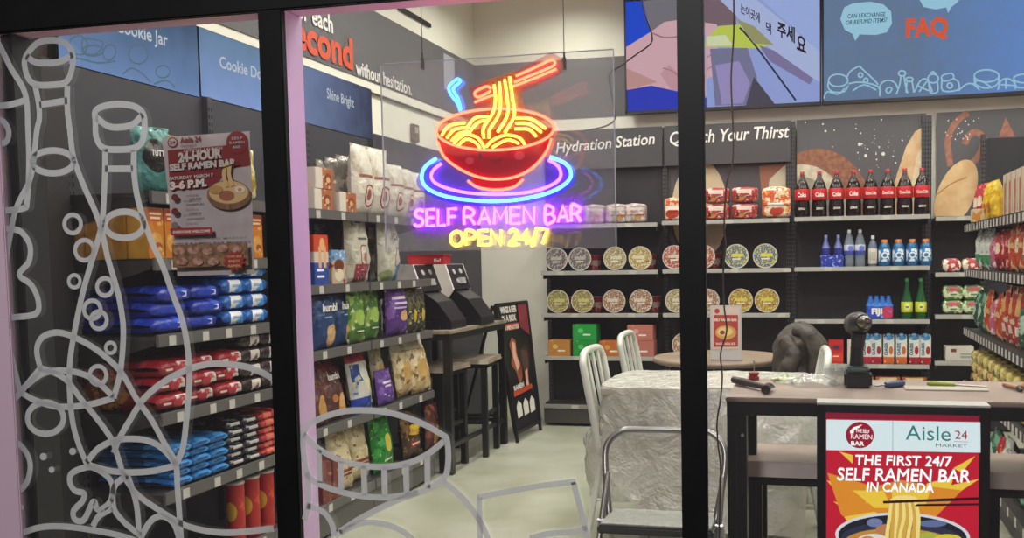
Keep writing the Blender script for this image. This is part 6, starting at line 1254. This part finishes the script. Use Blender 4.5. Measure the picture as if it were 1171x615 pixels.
# ---------------- tools on the front table
TZ_ = .9005
r = empty('hammer', tuple(at(865, 440, Z=TZ_)), 0, 'brown-handled hammer lying at the left end of the front table', 'hammer')
a, b_ = at(839, 434, Z=TZ_+.014), at(878, 443, Z=TZ_+.014)
q = MB(); q.tube([a, a.lerp(b_, .3), a.lerp(b_, .7), b_], [.011, .0125, .009, .008], 10); q.build('handle', mat('4a3a32', .5, var=(30, '33281f')), r)
q = MB(); q.tube([b_+Vector((-.004, -.035, 0)), b_+Vector((0, -.01, 0)), b_+Vector((.0, .012, .001)), b_+Vector((.008, .035, .0)), b_+Vector((.016, .05, -.004))], [.013, .011, .012, .008, .003], 10); q.tube([b_+Vector((-.004, -.045, 0)), b_+Vector((-.004, -.034, 0))], .0135, 12); q.build('head', mat('4b443f', .35, metal=.8), r)
p_ = at(862, 434, Z=TZ_); r = empty('tape_roll', tuple(p_), 0, 'small red round spool with a thin pin standing on it, behind the hammer', 'spool')
q = MB(); q.lathe([(.014, 0), (.018, .002), (.018, .010), (.014, .012), (.014, .016), (.018, .018), (.018, .024), (.003, .025)], 20, M=xf(p_)); q.build('spool', mat('8f1d22', .35), r)
q = MB(); q.tube([p_+Vector((.001, 0, .024)), p_+Vector((.001, 0, .056))], .0016, 8); q.lathe([(.001, 0), (.004, .004), (.001, .008)], 10, M=xf(p_+Vector((.001, 0, .055)))); q.build('pin', mat('b9b2a6', .3, metal=.7), r)
# cordless drill standing on its battery
p_ = at(981, 444, Z=TZ_); bx0 = p_.x; by0 = p_.y+.045; r = empty('cordless_drill', (bx0, by0, TZ_), 0, 'black cordless drill standing upright on its battery on the front table', 'drill')
BLK = mat('16151a', .4); GRT = mat('3b3a36', .45)
q = MB(); q.box(bx0-.040, bx0+.042, by0-.045, by0+.045, TZ_, TZ_+.048, bev=.008); q.build('battery', BLK, r)
q = MB(); q.box(bx0-.036, bx0+.036, by0-.042, by0+.042, TZ_+.048, TZ_+.064, bev=.006); q.box(bx0-.02, bx0+.02, by0-.046, by0-.04, TZ_+.052, TZ_+.06); q.build('base', mat('4a5a52', .5), r)
q = MB(); q.tube([(bx0-.002, by0, TZ_+.06), (bx0-.002, by0-.003, TZ_+.11), (bx0+.004, by0-.010, TZ_+.165)], [.022, .019, .023], 14); q.build('handle', BLK, r)
hd = Vector((bx0+.006, by0-.005, TZ_+.195))
q = MB(); dirn = Vector((.22, -.95, .12)).normalized()
q.tube([hd-dirn*.075, hd-dirn*.07, hd-dirn*.01, hd+dirn*.03, hd+dirn*.045], [.022, .031, .034, .030, .024], 20); bdy = q.build('motor_housing', mat('23211f', .4), r)
for k in range(5):
    q = MB(); c = hd-dirn*(.055-.012*k); u = dirn.orthogonal().normalized(); w = dirn.cross(u); q.tube([c+(u*math.cos(t)+w*math.sin(t))*.0335 for t in [i*PI/12 for i in range(24)]], .0015, 6, closed=True); q.build('cooling_rib', mat('6b675f', .4), bdy)
q = MB(); q.tube([hd+dirn*.045, hd+dirn*.055, hd+dirn*.075, hd+dirn*.085], [.020, .021, .018, .011], 20); q.build('chuck', mat('7d7972', .3, metal=.8), r)
q = MB(); q.tube([hd+dirn*.084, hd+dirn*.105], [.0045, .004], 8); q.build('bit', mat('a8a49c', .3, metal=.9), r)
q = MB(); q.box(bx0-.010, bx0+.012, by0-.036, by0-.018, TZ_+.12, TZ_+.155, bev=.004); q.build('trigger', mat('2a2222', .4), r)
# plastic debris
def lump(name, label, cat, px, py, w, d, h, m, seed, Z=TZ_):
    c = at(px, py, Z=Z); q = MB()
    def f(u, v):
        a_ = u*2*PI; k = math.sin(max(.02, v)*PI/2); 
        n_ = 1+.5*nz(math.cos(a_)*1.6+seed, math.sin(a_)*1.6, v*2); return (c.x+w/2*math.cos(a_)*k*n_, c.y+d/2*math.sin(a_)*k*n_, c.z+max(0, h*math.cos(v*PI/2)*(1+.6*nz(math.cos(a_)*2, math.sin(a_)*2+seed, v*4))))
    q.grid(32, 12, f, wrap=True); return tag(q.build(name, m, None, c), label, cat)
CLP = glassmat('clear_film', ior=1.5, rough=.15, film='d9dcd2', film_fac=.35)
lump('plastic_film', 'crumpled clear plastic film lying on the front table left of the drill', 'plastic film', 930, 440, .17, .12, .03, CLP, 3)
lump('plastic_film', 'wad of clear film with green print behind the hammer head', 'plastic film', 900, 436, .10, .10, .018, printmat('a9b08a', [('noise', '5f7a2c', 60, .55), ('noise', 'd9dcc8', 40, .55)], name='green_film'), 8)
p_ = at(955, 441, Z=TZ_); r = empty('plastic_cup', tuple(p_), 0, 'clear ribbed plastic tub just left of the drill', 'tub'); CUP = glassmat('clear_tub', ior=1.6, rough=.1, film='cfd4cf', film_fac=.4)
q = MB(); q.lathe([(.030, 0), (.033, .03), (.034, .045), (.036, .046)], 24, M=xf(p_+Vector((0, .04, 0)))); q.build('tub', CUP, r); q = MB(); q.tube([p_+Vector((0, .04, .002)), p_+Vector((.004, .04, .065))], .002, 6); q.build('stem', mat('c9c9c2', .3), r)
r = empty('screwdriver', tuple(at(1015, 440, Z=TZ_)), 0, 'blue-grey handled tool lying right of the drill', 'screwdriver'); a, b_ = at(1001, 441, Z=TZ_+.01), at(1034, 438, Z=TZ_+.01)
q = MB(); q.tube([a.lerp(b_, .35), a.lerp(b_, .5), a.lerp(b_, .9), b_], [.008, .0105, .0105, .006], 12); q.build('handle', mat('39466a', .35), r); q = MB(); q.tube([a, a.lerp(b_, .36)], .003, 8); q.build('shaft', mat('a8a8a4', .3, metal=.8), r)
r = empty('screwdriver', tuple(at(1095, 440, Z=TZ_)), 0, 'long screwdriver with yellow-green handle on the right part of the front table', 'screwdriver'); a, b_ = at(1060, 438, Z=TZ_+.009), at(1128, 442, Z=TZ_+.006)
q = MB(); q.tube([a, a.lerp(b_, .1), a.lerp(b_, .4), a.lerp(b_, .48)], [.006, .009, .008, .005], 12); q.build('handle', mat('8a9a35', .4), r); q = MB(); q.tube([a.lerp(b_, .47), b_], .0028, 8); q.build('shaft', mat('a8a49c', .3, metal=.8), r)
p_ = at(1164, 446, Z=TZ_); r = empty('pliers', tuple(p_), 0, 'dark pliers with orange grips at the right edge of the front table', 'pliers')
q = MB(); q.tube(smooth([p_+Vector((-.03, .05, .008)), p_+Vector((-.014, .01, .008)), p_+Vector((.0, -.02, .008))], 4), .006, 8); q.tube(smooth([p_+Vector((.03, .05, .008)), p_+Vector((.012, .01, .008)), p_+Vector((.0, -.02, .008))], 4), .006, 8); q.build('grips', mat('8a5a2c', .5), r); q = MB(); q.tube([p_+Vector((0, -.018, .008)), p_+Vector((0, -.05, .007))], [.010, .004], 8); q.build('jaws', mat('3a3632', .4, metal=.7), r)
q = MB(); a, b_ = at(1040, 432, Z=TZ_), at(1105, 446, Z=TZ_); q.box(at(1036, 447, Z=TZ_).x, at(1130, 447, Z=TZ_).x, at(1080, 447, Z=TZ_).y, at(1080, 443, Z=TZ_).y, TZ_, TZ_+.004); tag(q.build('cardboard_strip', mat('a8a092', .6)), 'flat pale strip lying along the right part of the table', 'strip')

# ================================================================== LIGHT
def lamp(name, loc, sx, sy, e, col=(1, .985, .93), rot=(0, 0, 0)):
    l = bpy.data.lights.new(name, 'AREA'); l.shape = 'RECTANGLE'; l.size = sx; l.size_y = sy; l.energy = e; l.color = col
    o = bpy.data.objects.new(name, l); COL.objects.link(o); o.location = loc; o.rotation_euler = rot; return o
for y in (3.2, 4.7, 6.2):
    for x in (-2.0, -.6, .8, 2.4):
        l = lamp('ceiling_lamp', (x, y, 3.405), .30, .9, 25.5, (1, 1, .91)); l.data.spread = math.radians(155)
        r = empty('ceiling_light', (x, y, 3.42), 0, 'rectangular ceiling light panel above the shop floor', 'ceiling light', 'ceiling lights'); q = MB(); q.box(x-.17, x+.17, y-.47, y+.47, 3.42, 3.46, bev=.005); q.build('housing', mat('d9d9d4', .5), r)
# added fill light behind the camera, brightens the window drawings
lamp('vinyl_fill_light', (-1.0, -4.2, 5.6), .9, .6, 400, (1, .96, .98), (math.radians(58), 0, math.radians(-4)))
w = bpy.data.worlds.new('night'); S.world = w; w.use_nodes = True; w.node_tree.nodes['Background'].inputs[0].default_value = (.055, .05, .06, 1); w.node_tree.nodes['Background'].inputs[1].default_value = .35
S.view_settings.view_transform = 'Standard'; S.view_settings.look = 'None'; S.view_settings.gamma = 1; S.view_settings.exposure = 0
S.cycles.transparent_max_bounces = 24
S.cycles.max_bounces = 8
